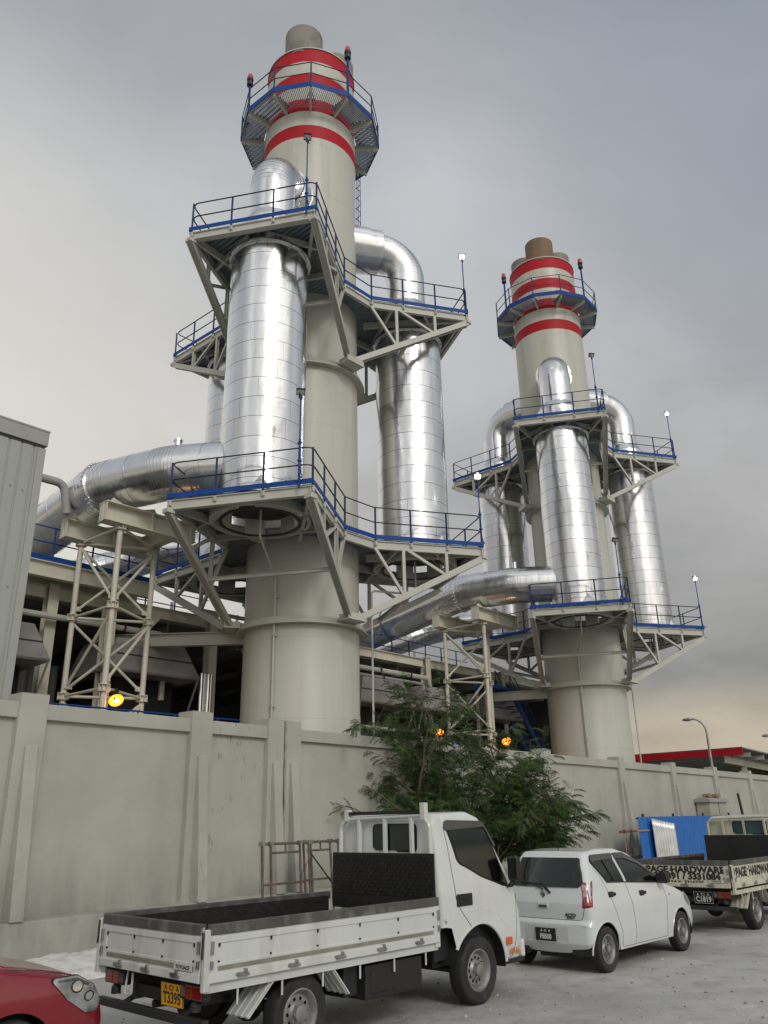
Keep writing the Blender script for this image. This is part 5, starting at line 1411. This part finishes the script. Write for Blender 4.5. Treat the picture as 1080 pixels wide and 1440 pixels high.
        m = MB(); m.beam((xr + .35, sg * .40, .60), (xr + .03, sg * .48, .42), .05, .04); m.build('bumper_stay', 'dark_steel', t)
        m = MB(); m.lathe([(.045, 0), (.045, .06), (.02, .09)], 12, 0, Matrix.Translation((xr + .06, sg * .66, .49))); m.build('reflector', 'dark_steel', t)
    m = MB(); m.span((xr - .01, -.87, .385), (xr + .05, .87, .455)); m.build('bumper_bar', 'dark_steel', t, bevel=.006)
    m = MB(); m.tube(fillet([(xr + .03, .42, .70), (xr + .01, .42, .52), (xr + .01, .30, .52), (xr + .01, .30, .70)], .03), .010, 6); m.build('step_loop', gm, t)
    a, b, l1, l2 = v['plate']
    def push(o):
        if o.type == 'MESH' and 'done' not in o:
            for q in o.data.vertices: q.co.x += .10 * min(1, max(0, (q.co.x + .55) / .4))
        for c in o.children: push(c)
    push(cab)
    if v.get('drop'):
        def low(o):
            if o.type == 'MESH' and o.data.vertices and not o.name.startswith(('side_gate', 'tail_gate', 'wheel')):
                for q in o.data.vertices:
                    if q.co.z > 1.2: q.co.z -= v['drop'] * min(1, (q.co.z - 1.2) / .8)
            for c in o.children: low(c)
        for c in t.children:
            if c.name.startswith(('cab', 'guard', 'headboard')): low(c)
    plate(t, basis((xr + .03, -.33 + v.get('plate_dy', 0), .585), (0, -1, 0), (-.1, 0, 1)), .34, .185, a, b, l1, l2, .062, .125)
    return t

TH = R(43)
tf, tl = Vector((sin(TH), cos(TH), 0)), Vector((-cos(TH), sin(TH), 0))
tp = Vector((.978, 10.468, 0)) - tl * .03 + tl * .91
make_truck('clean white flatbed truck with an empty drop side bed and yellow number plate', tp, TH, dict(paint='white_truck', gate='white_gate', plate=('yellow_plate', 'letter_black', 'A  C1  A', 'T3395'),
           badge='TOYOACE', door_text='1480 KG', tread=True, rack=True))
M['dirty_truck'] = paint('dirty_cream_truck_paint', (.50, .49, .40), .5, var=.06, vs=2, dirt=(.13, .10, .06), dirt_amt=.75, ds=3.2, streak=True)
M['dirty_gate'] = paint('dirty_cream_gate_paint', (.52, .50, .40), .55, var=.08, vs=3, dirt=(.10, .085, .05), dirt_amt=.85, ds=4.2)
M['teal_glass'] = paint('teal_tinted_glass', (.012, .05, .055), .06, var=.3, spec=.7)
T2 = R(42.5); tf2, tl2 = Vector((sin(T2), cos(T2), 0)), Vector((-cos(T2), sin(T2), 0))
tp2 = Vector((6.61, 16.28, 0)) + tf2 * (.26 + 2.60) + tl2 * .88
make_truck('dirty cream flatbed truck lettered PAGE HARDWARE on its gates, at the right edge', tp2, T2, dict(paint='dirty_truck', gate='dirty_gate', plate=('black_plate', 'letter_white', 'A  C1  A', 'C1819'), plate_dy=.05, dz=.03, rear_glass='teal_glass',
           tail_text=(('PAGE HARDWARE', .145, 1.01, .02, 1.24, .0075), ('3322391 / 3331084', .145, .90, .0, 1.18, .0075), ('FAX: 3316735', .07, .805, .05, 1.5, .002)), side_text='PAGE  HARDWARE', badge='TOYOTA', plain=True, drop=.115))

# ------------------------------------------------------------------ white hatchback
AH = R(42.6); af, al_ = Vector((sin(AH), cos(AH), 0)), Vector((-cos(AH), sin(AH), 0))
ap = Vector((2.852, 12.412, 0)) + af * .10 + al_ * .685
t = place('hatchback', 'small white five door hatchback with black number plate, parked between the two trucks', 'car', ap, AH)
out = [(-.30, .23), (-.40, .36), (-.415, .60), (-.375, .66), (-.395, .86), (-.345, 1.06), (-.16, 1.45), (-.06, 1.515), (.35, 1.545), (.85, 1.535), (1.22, 1.46), (1.98, 1.02), (2.35, .93), (2.70, .82), (2.90, .66), (2.98, .52), (2.98, .34), (2.88, .20)]
rad = [0, .08, .03, .03, .08, .1, .08, .08, .8, .6, .4, .12, .5, .25, .1, .08, .08, 0]
sh = Shell(out, rad, [(.20, .70), (.45, .735), (.80, .738), (1.02, .70), (1.08, .688), (1.50, .545)], [(2.80, .22), (2.70, .22), ('a', 0), (2.02, .235), (.34, .235), ('a', 1), (-.28, .25)],
           [(2.37, .285, .335, -10, 188), (0, .285, .335, -8, 188)], 1.2, -.41, 2.98, .04, .06, .075, taper_r=.05)
W1 = [(x, z) for x, z in fillet([(.215, 1.12), (-.005, 1.375), (.03, 1.43), (.60, 1.435), (.70, 1.095)], [.05, .03, .05, .03, .03], 4, True)]
W2 = [(x, z) for x, z in fillet([(.775, 1.09), (.685, 1.435), (.95, 1.435), (1.28, 1.33), (1.83, 1.03), (1.60, 1.045)], [.03, .03, .3, .1, .03, .05], 4, True)]
body = sh.body('body', 'white_car', t, [dens(W1, .06), dens(W2, .06)], [(False, .50, 1.12, 1.40), (True, .50, 1.10, 1.41)])
for sy in (.34, -.34):
    m = MB(); m.span((.95, sy - .22, .50), (1.08, sy + .22, 1.08)); m.span((1.0, sy - .12, 1.10), (1.09, sy + .12, 1.30)); m.span((1.05, sy - .22, .45), (1.50, sy + .22, .60)); m.build('front_seat', 'seat_cloth', body, bevel=.04, seg=3)
    m = MB(); m.span((.18, sy - .12, 1.06), (.25, sy + .12, 1.22)); m.build('head_rest', 'seat_cloth', body, bevel=.03, seg=3)
m = MB(); m.span((.10, -.58, .55), (.24, .58, 1.04)); m.span((.2, -.58, .45), (.62, .58, .58)); m.build('rear_bench', 'seat_cloth', body, bevel=.04, seg=3)
m = MB(); m.span((1.62, -.62, .7), (1.95, .62, 1.0)); m.build('dashboard', 'cabin_grey', body, bevel=.05)
m = MB(); m.tube([(1.48 + .06 * cos(2 * PI * k / 20), -.34 + .18 * sin(2 * PI * k / 20), 1.0 + .16 * cos(2 * PI * k / 20)) for k in range(20)], .015, 6, closed=True); m.build('steering_wheel', 'black', body)
m = MB(); m.span((-.28, -.55, .6), (.1, .55, .9)); m.build('load_cover', 'cabin_grey', body)
m = MB(); m.span((-.30, -.5, .22), (2.9, .5, .7)); m.span((.42, -.66, .23), (1.96, .66, .6)); m.build('underbody', 'black', t)
m = MB(); m.tube([(.0, -.55, .27), (0, .55, .27)], .05, 8); m.span((-.2, -.25, .16), (.3, .25, .24)); m.tube([(-.36, .35, .22), (-.05, .35, .24)], .03, 8); m.build('rear_axle', 'black', t)
for cx in (0, 2.37):
    for sg in (1, -1):
        m = MB(); q = [(cx + .33 * cos(R(-12 + 204 * k / 20)), .285 + .33 * sin(R(-12 + 204 * k / 20))) for k in range(21)]
        m.add([(x, sg * y, z) for y in (.725, .35) for x, z in q], [(i, i + 1, 22 + i, 21 + i) for i in range(20)], 0, True); m.build('wheel_well', 'black', body)
        m = MB(); q = [(cx + .337 * cos(R(-8 + 196 * k / 24)), .285 + .337 * sin(R(-8 + 196 * k / 24))) for k in range(25)]
        m.tube([(x, sg * (sh.W(x, z) - .004), z) for x, z in q], .012, 6); m.build('wheel_arch_lip', 'white_car', body)
        make_wheel(t, (cx, sg * .655, .282), .282, .155, .178, sg, 8, hub=.05)
for sg in (1, -1):
    sh.side_patch('window_trim', 'black', body, fillet([(.195, 1.095), (-.05, 1.375), (.0, 1.462), (.95, 1.462), (1.31, 1.35), (1.90, 1.01), (1.60, 1.015), (.72, 1.07)], [.05, .03, .06, .3, .12, .03, .1, .3], 5, True), sg, .003, .008, hole=[W1, W2])
    sh.side_patch('rear_door_window', 'window', body, W1, sg, .006, .008); sh.side_patch('front_door_window', 'window', body, W2, sg, .006, .008)
    m = MB(); m.beam((.40, sg * (sh.W(.3, 1.1) + .007), 1.115), (.295, sg * (sh.W(.3, 1.42) + .007), 1.42), .012, .02, (0, 1, 0)); m.build('window_bar', 'black', body)
    sh.side_patch('door_pillar', 'white_car', body, [(.70, 1.085), (.76, 1.085), (.672, 1.442), (.612, 1.442)], sg, .009, .014)
    sh.side_patch('window_visor', 'visor', body, fillet([(-.02, 1.36), (.02, 1.468), (.62, 1.474), (.635, 1.40), (.08, 1.385)], [.02, .06, .03, .02, .05], 4, True), sg, .016, .014)
    sh.side_patch('window_visor', 'visor', body, fillet([(.665, 1.40), (.675, 1.474), (.96, 1.470), (1.33, 1.345), (1.70, 1.13), (1.66, 1.125), (1.29, 1.305), (.94, 1.395)], [.02, .03, .2, .1, .02, .02, .1, .2], 4, True), sg, .016, .014)
    for pts in ([(.12, 1.46), (-.02, 1.30), (.14, 1.06), (.30, .72), (.42, .48), (.44, .27)], [(.66, 1.45), (.73, 1.05), (.80, .80), (.84, .55), (.84, .27)], [(1.88, 1.0), (1.92, .75), (1.86, .5), (1.86, .27)], [(.46, .265), (1.86, .265)]):
        sh.side_line('door_seam', 'seam', body, pts, sg, .009)
    for x, z in ((.26, .945), (1.17, .905)):
        m = MB(); y = sg * (sh.W(x, z) + .012); m.box((x, y, z), (.19, .03, .045)); m.box((x - .03, y - sg * .008, z), (.13, .03, .075)); m.build('door_handle', 'black', body, bevel=.014, seg=3)
    sh.wrap_lamp('tail_lamp', ['lens_red', 'lens_pale'], body, sg)
    m = MB(); m.sphere((1.79, sg * .80, 1.06), 1, 14, 10, 0, Matrix.Identity(4)) if 0 else None
    m.prism(fillet([(-.10, -.075), (.075, -.075), (.10, .06), (-.07, .085)], .035, 4, True), -.05, .055, 0, Matrix.Translation((1.74, sg * .80, 1.08)) @ Matrix(((0, 0, 1, 0), (1, 0, 0, 0), (0, 1, 0, 0), (0, 0, 0, 1)))); m.beam((1.80, sg * .64, 1.03), (1.76, sg * .76, 1.05), .06, .05); m.build('door_mirror', 'black', body)
    m = MB(); m.box((2.02, sg * (sh.W(2.02, .83) + .002), .83), (.04, .012, .022)); m.build('side_repeater', 'lens_clear', body, bevel=.005)
    sh.side_patch('headlight', 'lens_clear', body, fillet([(2.50, .86), (2.72, .74), (2.84, .62), (2.70, .62), (2.56, .72)], .02, 3, True), sg, .005, .01, grid=.05)
rg = fillet([(-.54, 1.06), (.54, 1.06), (.59, 1.11), (.505, 1.435), (-.505, 1.435), (-.59, 1.11)], [.06, .06, .05, .07, .07, .05], 4, True)
sh.end_patch('rear_window', 'window', body, rg, False, .016, .006, .045)
sh.end_patch('window_border', 'black', body, rg, False, .009, .012, .045, hole=fillet([(-.47, 1.13), (.47, 1.13), (.445, 1.385), (-.445, 1.385)], .05, 4, True))
# what shows through the rear glass: head rests, as pale shapes behind
sh.end_patch('windscreen', 'window', body, fillet([(-.58, 1.05), (.58, 1.05), (.50, 1.45), (-.50, 1.45)], .05, 3, True), True, .012, .006)
def end_line(pts, w=.009):
    m = MB(); P = fillet(pts, .06, 5); Q = []
    for i in range(len(P) - 1):
        n = max(1, int((P[i + 1] - P[i]).length / .05))
        for k in range(n): Q.append(P[i].lerp(P[i + 1], k / n))
    Q.append(P[-1]); m.tube([(sh.end_x(p.x, p.y, False) - .000, p.x, p.y) for p in Q], w * .5, 6); return m.build('hatch_seam', 'seam', body)
end_line([(.60, 1.10), (.615, .80), (.56, .655), (-.56, .655), (-.615, .80), (-.60, 1.10)])
# plate recess, plate, handle, badges, wiper
xb = lambda y, z: sh.end_x(y, z, False)
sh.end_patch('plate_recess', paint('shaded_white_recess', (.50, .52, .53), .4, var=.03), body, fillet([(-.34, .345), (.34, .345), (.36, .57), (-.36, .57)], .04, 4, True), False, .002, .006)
plate(t, basis((xb(0, .46) - .014, 0.0, .46), (0, -1, 0), (0, 0, 1)), .34, .17, 'black_plate', 'letter_white', 'A  01  A', 'P8500', .045, .088)
m = MB(); m.box((xb(0, .83) - .006, .02, .83), (.012, .17, .075)); hd = m.build('hatch_handle', 'white_car', body, bevel=.012, seg=3)
m = MB(); m.box((xb(0, .83) - .014, .02, .815), (.008, .13, .03)); m.build('grip', 'seam', hd)
m = MB(); X = basis((xb(0, .965) - .008, .02, .965), (0, -1, 0), (0, 0, 1))
S_ = [(-.045, .012), (.0, .055), (.022, .036), (-.004, .012), (.045, -.012), (.0, -.055), (-.022, -.036), (.004, -.012)]
m.prism([(-.045, .012), (.0, .052), (.020, .034), (-.008, .010)], -.004, .004, 0, X); m.prism([(-.008, .010), (.024, .026), (.045, -.012), (.008, -.010)], -.004, .0035, 0, X); m.prism([(-.045, .012), (-.008, .010), (.008, -.010), (-.024, -.026)], -.004, .003, 0, X); m.prism([(.045, -.012), (.0, -.052), (-.020, -.034), (.008, -.010)], -.004, .004, 0, X); m.build('emblem', 'chrome', body)
text('badge_lettering', 'ALTO', .055, 'dark_steel', body, basis((xb(-.30, .715) - .006, -.40, .715), (0, -1, 0), (0, 0, 1)), .003, .001, sx=1.2)
text('badge_lettering', 'ENEPO', .028, 'dark_steel', body, basis((xb(-.30, .68) - .006, -.40, .68), (0, -1, 0), (0, 0, 1)), .001, .001, sx=1.4)
m = MB(); m.tube([(xb(0, 1.02) - .02, .02, 1.03), (xb(0, 1.1) - .03, .22, 1.11), ], .010, 6); m.tube([(xb(0, 1.1) - .022, .02, 1.085), (xb(.2, 1.12) - .02, .42, 1.115)], .010, 6); m.beam((xb(0, 1.0) - .02, -.10, .985), (xb(0, 1.1) - .025, .06, 1.115), .03, .02); m.build('rear_wiper', 'black', body)
m = MB(); m.tube([(.12, 0, 1.53), (.0, 0, 1.62)], .006, 6); m.build('aerial', 'black', body)
m = MB(); m.prism([(.05 * cos(2 * PI * k / 16), .03 * sin(2 * PI * k / 16)) for k in range(16)], 0, .003, 0, basis((xb(-.45, 1.17) - .008, -.44, 1.15), (0, -1, 0), (.25, 0, 1))); m.prism([(.03 * cos(2 * PI * k / 16), .03 * sin(2 * PI * k / 16)) for k in range(16)], 0, .003, 1, basis((xb(-.45, 1.24) - .008, -.44, 1.225), (0, -1, 0), (.3, 0, 1)))
m.build('window_sticker', [paint('blue_sticker', (.05, .16, .30), .4), paint('pale_sticker', (.35, .45, .35), .4)], body)

# ------------------------------------------------------------------ red car in the corner
hp = Vector((-2.62, 7.50, 0)); tH = R(43)
rf, rl = Vector((sin(tH), cos(tH), 0)), Vector((-cos(tH), sin(tH), 0))
rp = hp - rf * .52 + rl * .70
t = place('red_car', 'dark red car in the lower left corner, only its bonnet and headlight showing', 'car', rp, tH)
out = [(-3.45, .24), (-3.56, .42), (-3.56, .70), (-3.46, .98), (-3.05, 1.06), (-2.35, 1.44), (-1.3, 1.48), (-.55, 1.38), (-.05, 1.0), (.45, .90), (.72, .79), (.84, .66), (.88, .48), (.84, .26), (.74, .20)]
rad = [0, .08, .1, .1, .3, .5, .8, .5, .2, .5, .14, .08, .1, .06, 0]
sh = Shell(out, rad, [(.20, .78), (.45, .845), (.75, .845), (.98, .80), (1.48, .60)], [(.66, .21), (.36, .22), ('a', 0), (-.40, .23), (-2.18, .23), ('a', 1), (-3.05, .25)],
           [(0, .31, .36, -12, 192), (-2.6, .31, .36, -12, 192)], -1.3, -3.56, .88, .06, .10, .14)
body = sh.body('body', 'red_car', t)
m = MB(); m.span((-3.4, -.55, .2), (.75, .55, .65)); m.span((-2.2, -.75, .22), (-.42, .75, .6)); m.build('underbody', 'black', t)
for cx in (0, -2.6):
    for sg in (1, -1):
        m = MB(); q = [(cx + .355 * cos(R(-15 + 210 * k / 20)), .31 + .355 * sin(R(-15 + 210 * k / 20))) for k in range(21)]
        m.add([(x, sg * y, z) for y in (.82, .4) for x, z in q], [(i, i + 1, 22 + i, 21 + i) for i in range(20)], 0, True); m.build('wheel_well', 'black', body)
        make_wheel(t, (cx, sg * .75, .31), .31, .19, .21, sg, 10, hub=.045)
for sg in (1, -1):
    sh.side_patch('side_window', 'glass', body, fillet([(-3.0, 1.06), (-2.4, 1.37), (-1.3, 1.41), (-.7, 1.32), (-.12, 1.03)], .08, 4, True), sg)
    sh.side_line('door_seam', 'seam', body, [(-.25, 1.0), (-.30, .6), (-.36, .28)], sg); sh.side_line('door_seam', 'seam', body, [(-1.35, 1.4), (-1.30, .9), (-1.30, .28)], sg)
    hl = fillet([(.26, .86), (.50, .86), (.66, .775), (.745, .64), (.70, .58), (.60, .585), (.42, .70)], [.02, .08, .06, .04, .03, .05, .1], 4, True)
    h0 = sh.side_patch('headlight', 'black', body, [(.5 + (x - .5) * 1.04, .72 + (z - .72) * 1.05) for x, z in hl], sg, .003, .02, grid=.035)
    sh.side_patch('headlight_lens', 'lens_clear', h0, hl, sg, .009, .012, grid=.035)
    for (cx, cz, r_, mt) in ((.50, .785, .060, 'glass'), (.50, .785, .045, 'chrome'), (.62, .70, .048, 'glass'), (.62, .70, .036, 'chrome')):
        sh.side_patch('lamp_bowl', mt, h0, [(cx + r_ * cos(2 * PI * k / 18), cz + r_ * .8 * sin(2 * PI * k / 18)) for k in range(18)], sg, .0115 if mt == 'glass' else .013, .008, grid=.03)
    sh.side_patch('lamp_strip', 'strip', h0, [(.33, .845), (.50, .845), (.62, .79), (.60, .775), (.48, .825), (.33, .83)][::1], sg, .0125, .006, grid=.03)
    sh.end_patch('headlight_front', 'lens_clear', body, [(sg * .50, .60), (sg * .66, .575), (sg * .70, .70), (sg * .60, .72)][::sg], True)
    m = MB(); m.box((-.55, sg * .92, 1.06), (.14, .20, .13)); m.build('door_mirror', 'red_car', body, bevel=.04, seg=3)
sh.end_patch('windscreen', 'glass', body, fillet([(-.62, 1.06), (.62, 1.06), (.52, 1.36), (-.52, 1.36)], .05, 3, True), True)
sh.end_patch('rear_window', 'glass', body, fillet([(-.6, 1.10), (.6, 1.10), (.5, 1.38), (-.5, 1.38)], .05, 3, True), False)
sh.end_patch('grille', 'black', body, fillet([(-.42, .50), (.42, .50), (.5, .62), (-.5, .62)], .03, 3, True), True)
sh.side_line('bonnet_seam', 'seam', body, [(-.1, .965), (.2, .93), (.45, .87)], -1, .008)
# ------------------------------------------------------------------ trees
def leaf_mats():
    out = []
    for k, c in enumerate(((.040, .075, .022), (.060, .105, .028), (.085, .13, .036), (.14, .14, .05))):
        m, nt, b = nodes_of('feather_leaf_%d' % k)
        f = noise_fac(nt, coords(nt), 2.5); nt.links.new(mixc(nt, f, [x * .75 for x in c], [x * 1.25 for x in c]), b.inputs['Base Color'])
        b.inputs['Roughness'].default_value = .5; b.inputs['Specular IOR Level'].default_value = .35
        tr = N(nt, 'ShaderNodeBsdfTranslucent'); tr.inputs['Color'].default_value = col([min(1, x * 1.3) for x in c])
        mx = N(nt, 'ShaderNodeMixShader', Fac=.3); o = [n for n in nt.nodes if n.type == 'OUTPUT_MATERIAL'][0]
        nt.links.new(b.outputs[0], mx.inputs[1]); nt.links.new(tr.outputs[0], mx.inputs[2]); nt.links.new(mx.outputs[0], o.inputs[0]); out.append(m)
    return out
LEAF = leaf_mats()
M['bark'] = paint('grey_brown_bark', (.10, .085, .065), .9, var=.3, vs=8, bmp=.3, bs=20)

def feather(mb, p, d, L, rng, simple=False):
    """a twice-divided drooping leaf: a curved rib with paired narrow leaflet blades"""
    d = d.normalized(); side = d.cross(Vector((0, 0, 1)))
    if side.length < .1: side = Vector((1, 0, 0))
    side.normalize(); n = 5 if simple else 7; mi = rng.choice((0, 0, 1, 1, 1, 2, 2, 3) if rng.random() < .25 else (0, 0, 1, 1, 2))
    q = p.copy(); dd = d.copy(); pts = [q.copy()]
    for k in range(n): dd = (dd + Vector((0, 0, -.16))).normalized(); q = q + dd * (L / n); pts.append(q.copy())
    up = side.cross(d).normalized()
    for k in range(1, n + 1):
        t = k / n; l = L * (.42 if not simple else .40) * (1 - .45 * abs(t - .45) * 1.6)
        for s in (-1, 1):
            v = (side * s + dd * .55 + Vector((0, 0, -.22 - .25 * rng.random()))).normalized()
            w = L * .035; a = pts[k]; b = a + v * l * .5 + Vector((0, 0, .01)); c = a + v * l + Vector((0, 0, -.10 * l))
            nn = v.cross(up).normalized() * w + up * w * .6 * s
            mb.add([a, b + nn, c, b - nn], [(0, 1, 2, 3)], mi)
    mb.add([pts[0] - side * .004, pts[0] + side * .004, pts[-1] + side * .002, pts[-1] - side * .002], [(0, 1, 2, 3)], mi)

def make_tree(label, p, stems, seed, fl=.26, dens=1.0, name='feathery_tree'):
    rng = random.Random(seed); rl = random.Random(seed + 999)
    t = thing(name, label, 'tree', p, 0)
    tr = MB(); cr = MB()
    def grow(a, d, L, r, lvl):
        n = 4 if lvl < 3 else 3; pts = [a.copy()]; q = a.copy(); dd = d.normalized()
        for k in range(n):
            dd = (dd + Vector((rng.uniform(-.16, .16), rng.uniform(-.16, .16), rng.uniform(-.05, .12) if lvl < 2 else rng.uniform(-.14, .06)))).normalized()
            q = q + dd * (L / n); pts.append(q.copy())
        tr.tube(pts, [max(.003, r * (1 - .55 * k / n)) for k in range(n + 1)], 6 if lvl < 2 else 4, caps=False)
        if lvl >= 2:
            for k in range(1, n + 1):
                for _ in range(max(1, int((3 if lvl == 2 else 4) * dens + rl.random()))):
                    v = (dd + Vector((rl.uniform(-1, 1), rl.uniform(-1, 1), rl.uniform(-.35, .55)))).normalized()
                    o = pts[k].lerp(pts[k - 1], rl.random()); feather(cr, o, v, fl * rl.uniform(.7, 1.35), rl)
        if lvl < 3:
            for k in range((4, 4, 4)[lvl]):
                j = rng.randint(max(1, n // 2) if lvl == 0 else 1, n); ang = rng.uniform(0, 2 * PI)
                v = (dd * rng.uniform(.5, .9) + Vector((cos(ang), sin(ang), rng.uniform(-.05, .45))) * rng.uniform(.5, .9)).normalized()
                grow(pts[j], v, L * rng.uniform(.55, .78), r * .5, lvl + 1)
    for o, d, L, r in stems: grow(Vector(o), Vector(d), L, r, 0)
    tr.build('trunk', 'bark', t); cr.build('crown', LEAF, t)
    return t
tp_ = onwall(9.95, -1.5)
make_tree('feathery green tree growing in front of the wall between truck and hatchback', tp_,
          [((0, 0, 0), (-.36, .02, 1), 3.0, .08), ((.1, .05, 0), (.10, .2, 1), 2.3, .065), ((.05, -.1, 0), (.45, -.15, .95), 1.8, .055), ((-.1, .1, 0), (-.62, .0, .95), 2.7, .055),
           ((0, .1, 0), (-.22, .2, 1.05), 2.7, .06), ((.1, 0, 0), (.8, -.2, .72), 1.7, .045), ((0, 0, 0), (-.46, .1, 1), 3.0, .06), ((-.1, -.1, .2), (-.55, -.45, .75), 1.5, .035),
           ((.1, -.1, .2), (.25, -.5, .7), 1.5, .035), ((.2, 0, .2), (.7, -.35, .8), 1.7, .04), ((0, -.1, .3), (-.15, -.35, .9), 1.9, .04)], 7, .27, .66)
for k, (x, y, s) in enumerate(((24.6, 58, 1.0), (27.5, 60, 1.25), (23.6, 66, 1.1))):
    rng = random.Random(40 + k)
    t = thing('distant_tree', ('low dark tree beyond the canopy, leftmost of those under its roof edge', 'bushy dark tree beyond the canopy at the right edge', 'dark tree farthest behind the canopy columns')[k], 'tree', Vector((x, y, 0)), 0, 'trees beyond the canopy')
    m = MB(); m.tube([(0, 0, 0), (.1, 0, 1.5), (0, .1, 2.8)], [.16, .12, .06], 8); m.build('trunk', 'bark', t)
    m = MB()
    for i in range(520):
        q = Vector((rng.gauss(0, .9), rng.gauss(0, .9), 3.0 + rng.gauss(0, .65))) * s; v = Vector((rng.uniform(-1, 1), rng.uniform(-1, 1), rng.uniform(-.3, .8)))
        feather(m, q, v, .55, rng, True)
    m.build('crown', LEAF, t)

# ------------------------------------------------------------------ sky and light
w = bpy.data.worlds.new('World'); SC.world = w; w.use_nodes = True
nt = w.node_tree; bg = nt.nodes['Background']
SUN_EL, SUN_AZ = R(32), R(158)          # azimuth from +Y towards +X: behind the viewer, to the right
sky = N(nt, 'ShaderNodeTexSky', sky_type='NISHITA', sun_disc=False, sun_elevation=SUN_EL, sun_rotation=SUN_AZ, air_density=1.2, dust_density=3.0)
tc = N(nt, 'ShaderNodeTexCoord'); d = tc.outputs['Generated']
sp = N(nt, 'ShaderNodeSeparateXYZ'); nt.links.new(d, sp.inputs[0]); X_, Y_, Z_ = sp.outputs
zc = math_(nt, 'MAXIMUM', Z_, 0.0)
def ramp(fac, stops):
    r = N(nt, 'ShaderNodeValToRGB'); cr = r.color_ramp
    while len(cr.elements) < len(stops): cr.elements.new(.5)
    for e, (p, c) in zip(cr.elements, stops): e.position = p; e.color = col(c)
    cr.interpolation = 'EASE'; nt.links.new(fac, r.inputs[0]); return r.outputs[0]
# soft cloud deck: base tone by height
base = ramp(zc, [(0, (.56, .46, .33)), (.09, (.52, .45, .35)), (.16, (.28, .27, .255)), (.32, (.44, .43, .42)), (.50, (.55, .555, .56)), (.66, (.53, .545, .56)), (.82, (.40, .42, .445)), (1.0, (.50, .52, .54))])
# cloud plane coordinates
den = math_(nt, 'ADD', zc, .22)
cx_ = math_(nt, 'DIVIDE', X_, den); cy_ = math_(nt, 'DIVIDE', Y_, den)
cv = N(nt, 'ShaderNodeCombineXYZ'); nt.links.new(cx_, cv.inputs[0]); nt.links.new(cy_, cv.inputs[1])
n1 = N(nt, 'ShaderNodeTexNoise', Scale=1.5, Detail=8, Roughness=.52, Distortion=.4); nt.links.new(cv.outputs[0], n1.inputs['Vector'])
mr = N(nt, 'ShaderNodeMapRange'); mr.inputs['From Min'].default_value = .3; mr.inputs['From Max'].default_value = .7; mr.inputs['To Min'].default_value = .80; mr.inputs['To Max'].default_value = 1.24; nt.links.new(n1.outputs['Fac'], mr.inputs['Value'])
def dotdir(v, lo, hi):
    v = Vector(v).normalized(); n = N(nt, 'ShaderNodeVectorMath', operation='DOT_PRODUCT'); nt.links.new(d, n.inputs[0]); n.inputs[1].default_value = v
    r = N(nt, 'ShaderNodeMapRange', interpolation_type='SMOOTHSTEP'); r.inputs['From Min'].default_value = lo; r.inputs['From Max'].default_value = hi; nt.links.new(n.outputs['Value'], r.inputs['Value']); return r.outputs['Result']
c0 = mixc(nt, 1.0, base, mr.outputs['Result'], 'MULTIPLY')
left = dotdir((-.60, .78, .16), .74, 1.0)                                   # bright break in the cloud at the left
c1 = mixc(nt, math_(nt, 'MULTIPLY', left, .78), c0, (.90, .85, .75))
tr = dotdir((.55, .55, .80), .88, 1.0)                                      # bluer upper right
c1 = mixc(nt, math_(nt, 'MULTIPLY', tr, .55), c1, (.20, .25, .32))
n2 = N(nt, 'ShaderNodeTexNoise', Scale=2.6, Detail=5, Roughness=.55, Distortion=.6); nt.links.new(d, n2.inputs['Vector'])
bh = ramp(n2.outputs['Fac'], [(.30, (.30, .31, .32)), (.44, (.72, .72, .71)), (.54, (1.15, 1.12, 1.05)), (.66, (1.9, 1.8, 1.62))])       # unseen broken cloud, added behind the viewer to streak the cladding reflections
behind = dotdir((.35, -.85, .55), .25, 1.0)                                 # unseen sky behind the viewer, brightened to throw more light forward
c2 = mixc(nt, math_(nt, 'MULTIPLY', behind, .85), c1, bh)
sk = N(nt, 'ShaderNodeVectorMath', operation='SCALE'); nt.links.new(sky.outputs[0], sk.inputs[0]); sk.inputs['Scale'].default_value = .08
fin = mixc(nt, .12, c2, sk.outputs[0])
nt.links.new(fin, bg.inputs['Color']); bg.inputs['Strength'].default_value = 1.0

sl = bpy.data.lights.new('sun', 'SUN'); sl.energy = .9; sl.angle = R(14); sl.color = (1, .98, .95)
so = bpy.data.objects.new('sun', sl); C.objects.link(so)
sd_ = Vector((sin(SUN_AZ) * cos(SUN_EL), cos(SUN_AZ) * cos(SUN_EL), sin(SUN_EL)))
so.rotation_euler = (-sd_).to_track_quat('-Z', 'Y').to_euler()
SC.view_settings.view_transform = 'Standard'; SC.view_settings.look = 'None'; SC.view_settings.exposure = 0; SC.view_settings.gamma = 1
SC.cycles.max_bounces = 8; SC.cycles.use_denoising = True
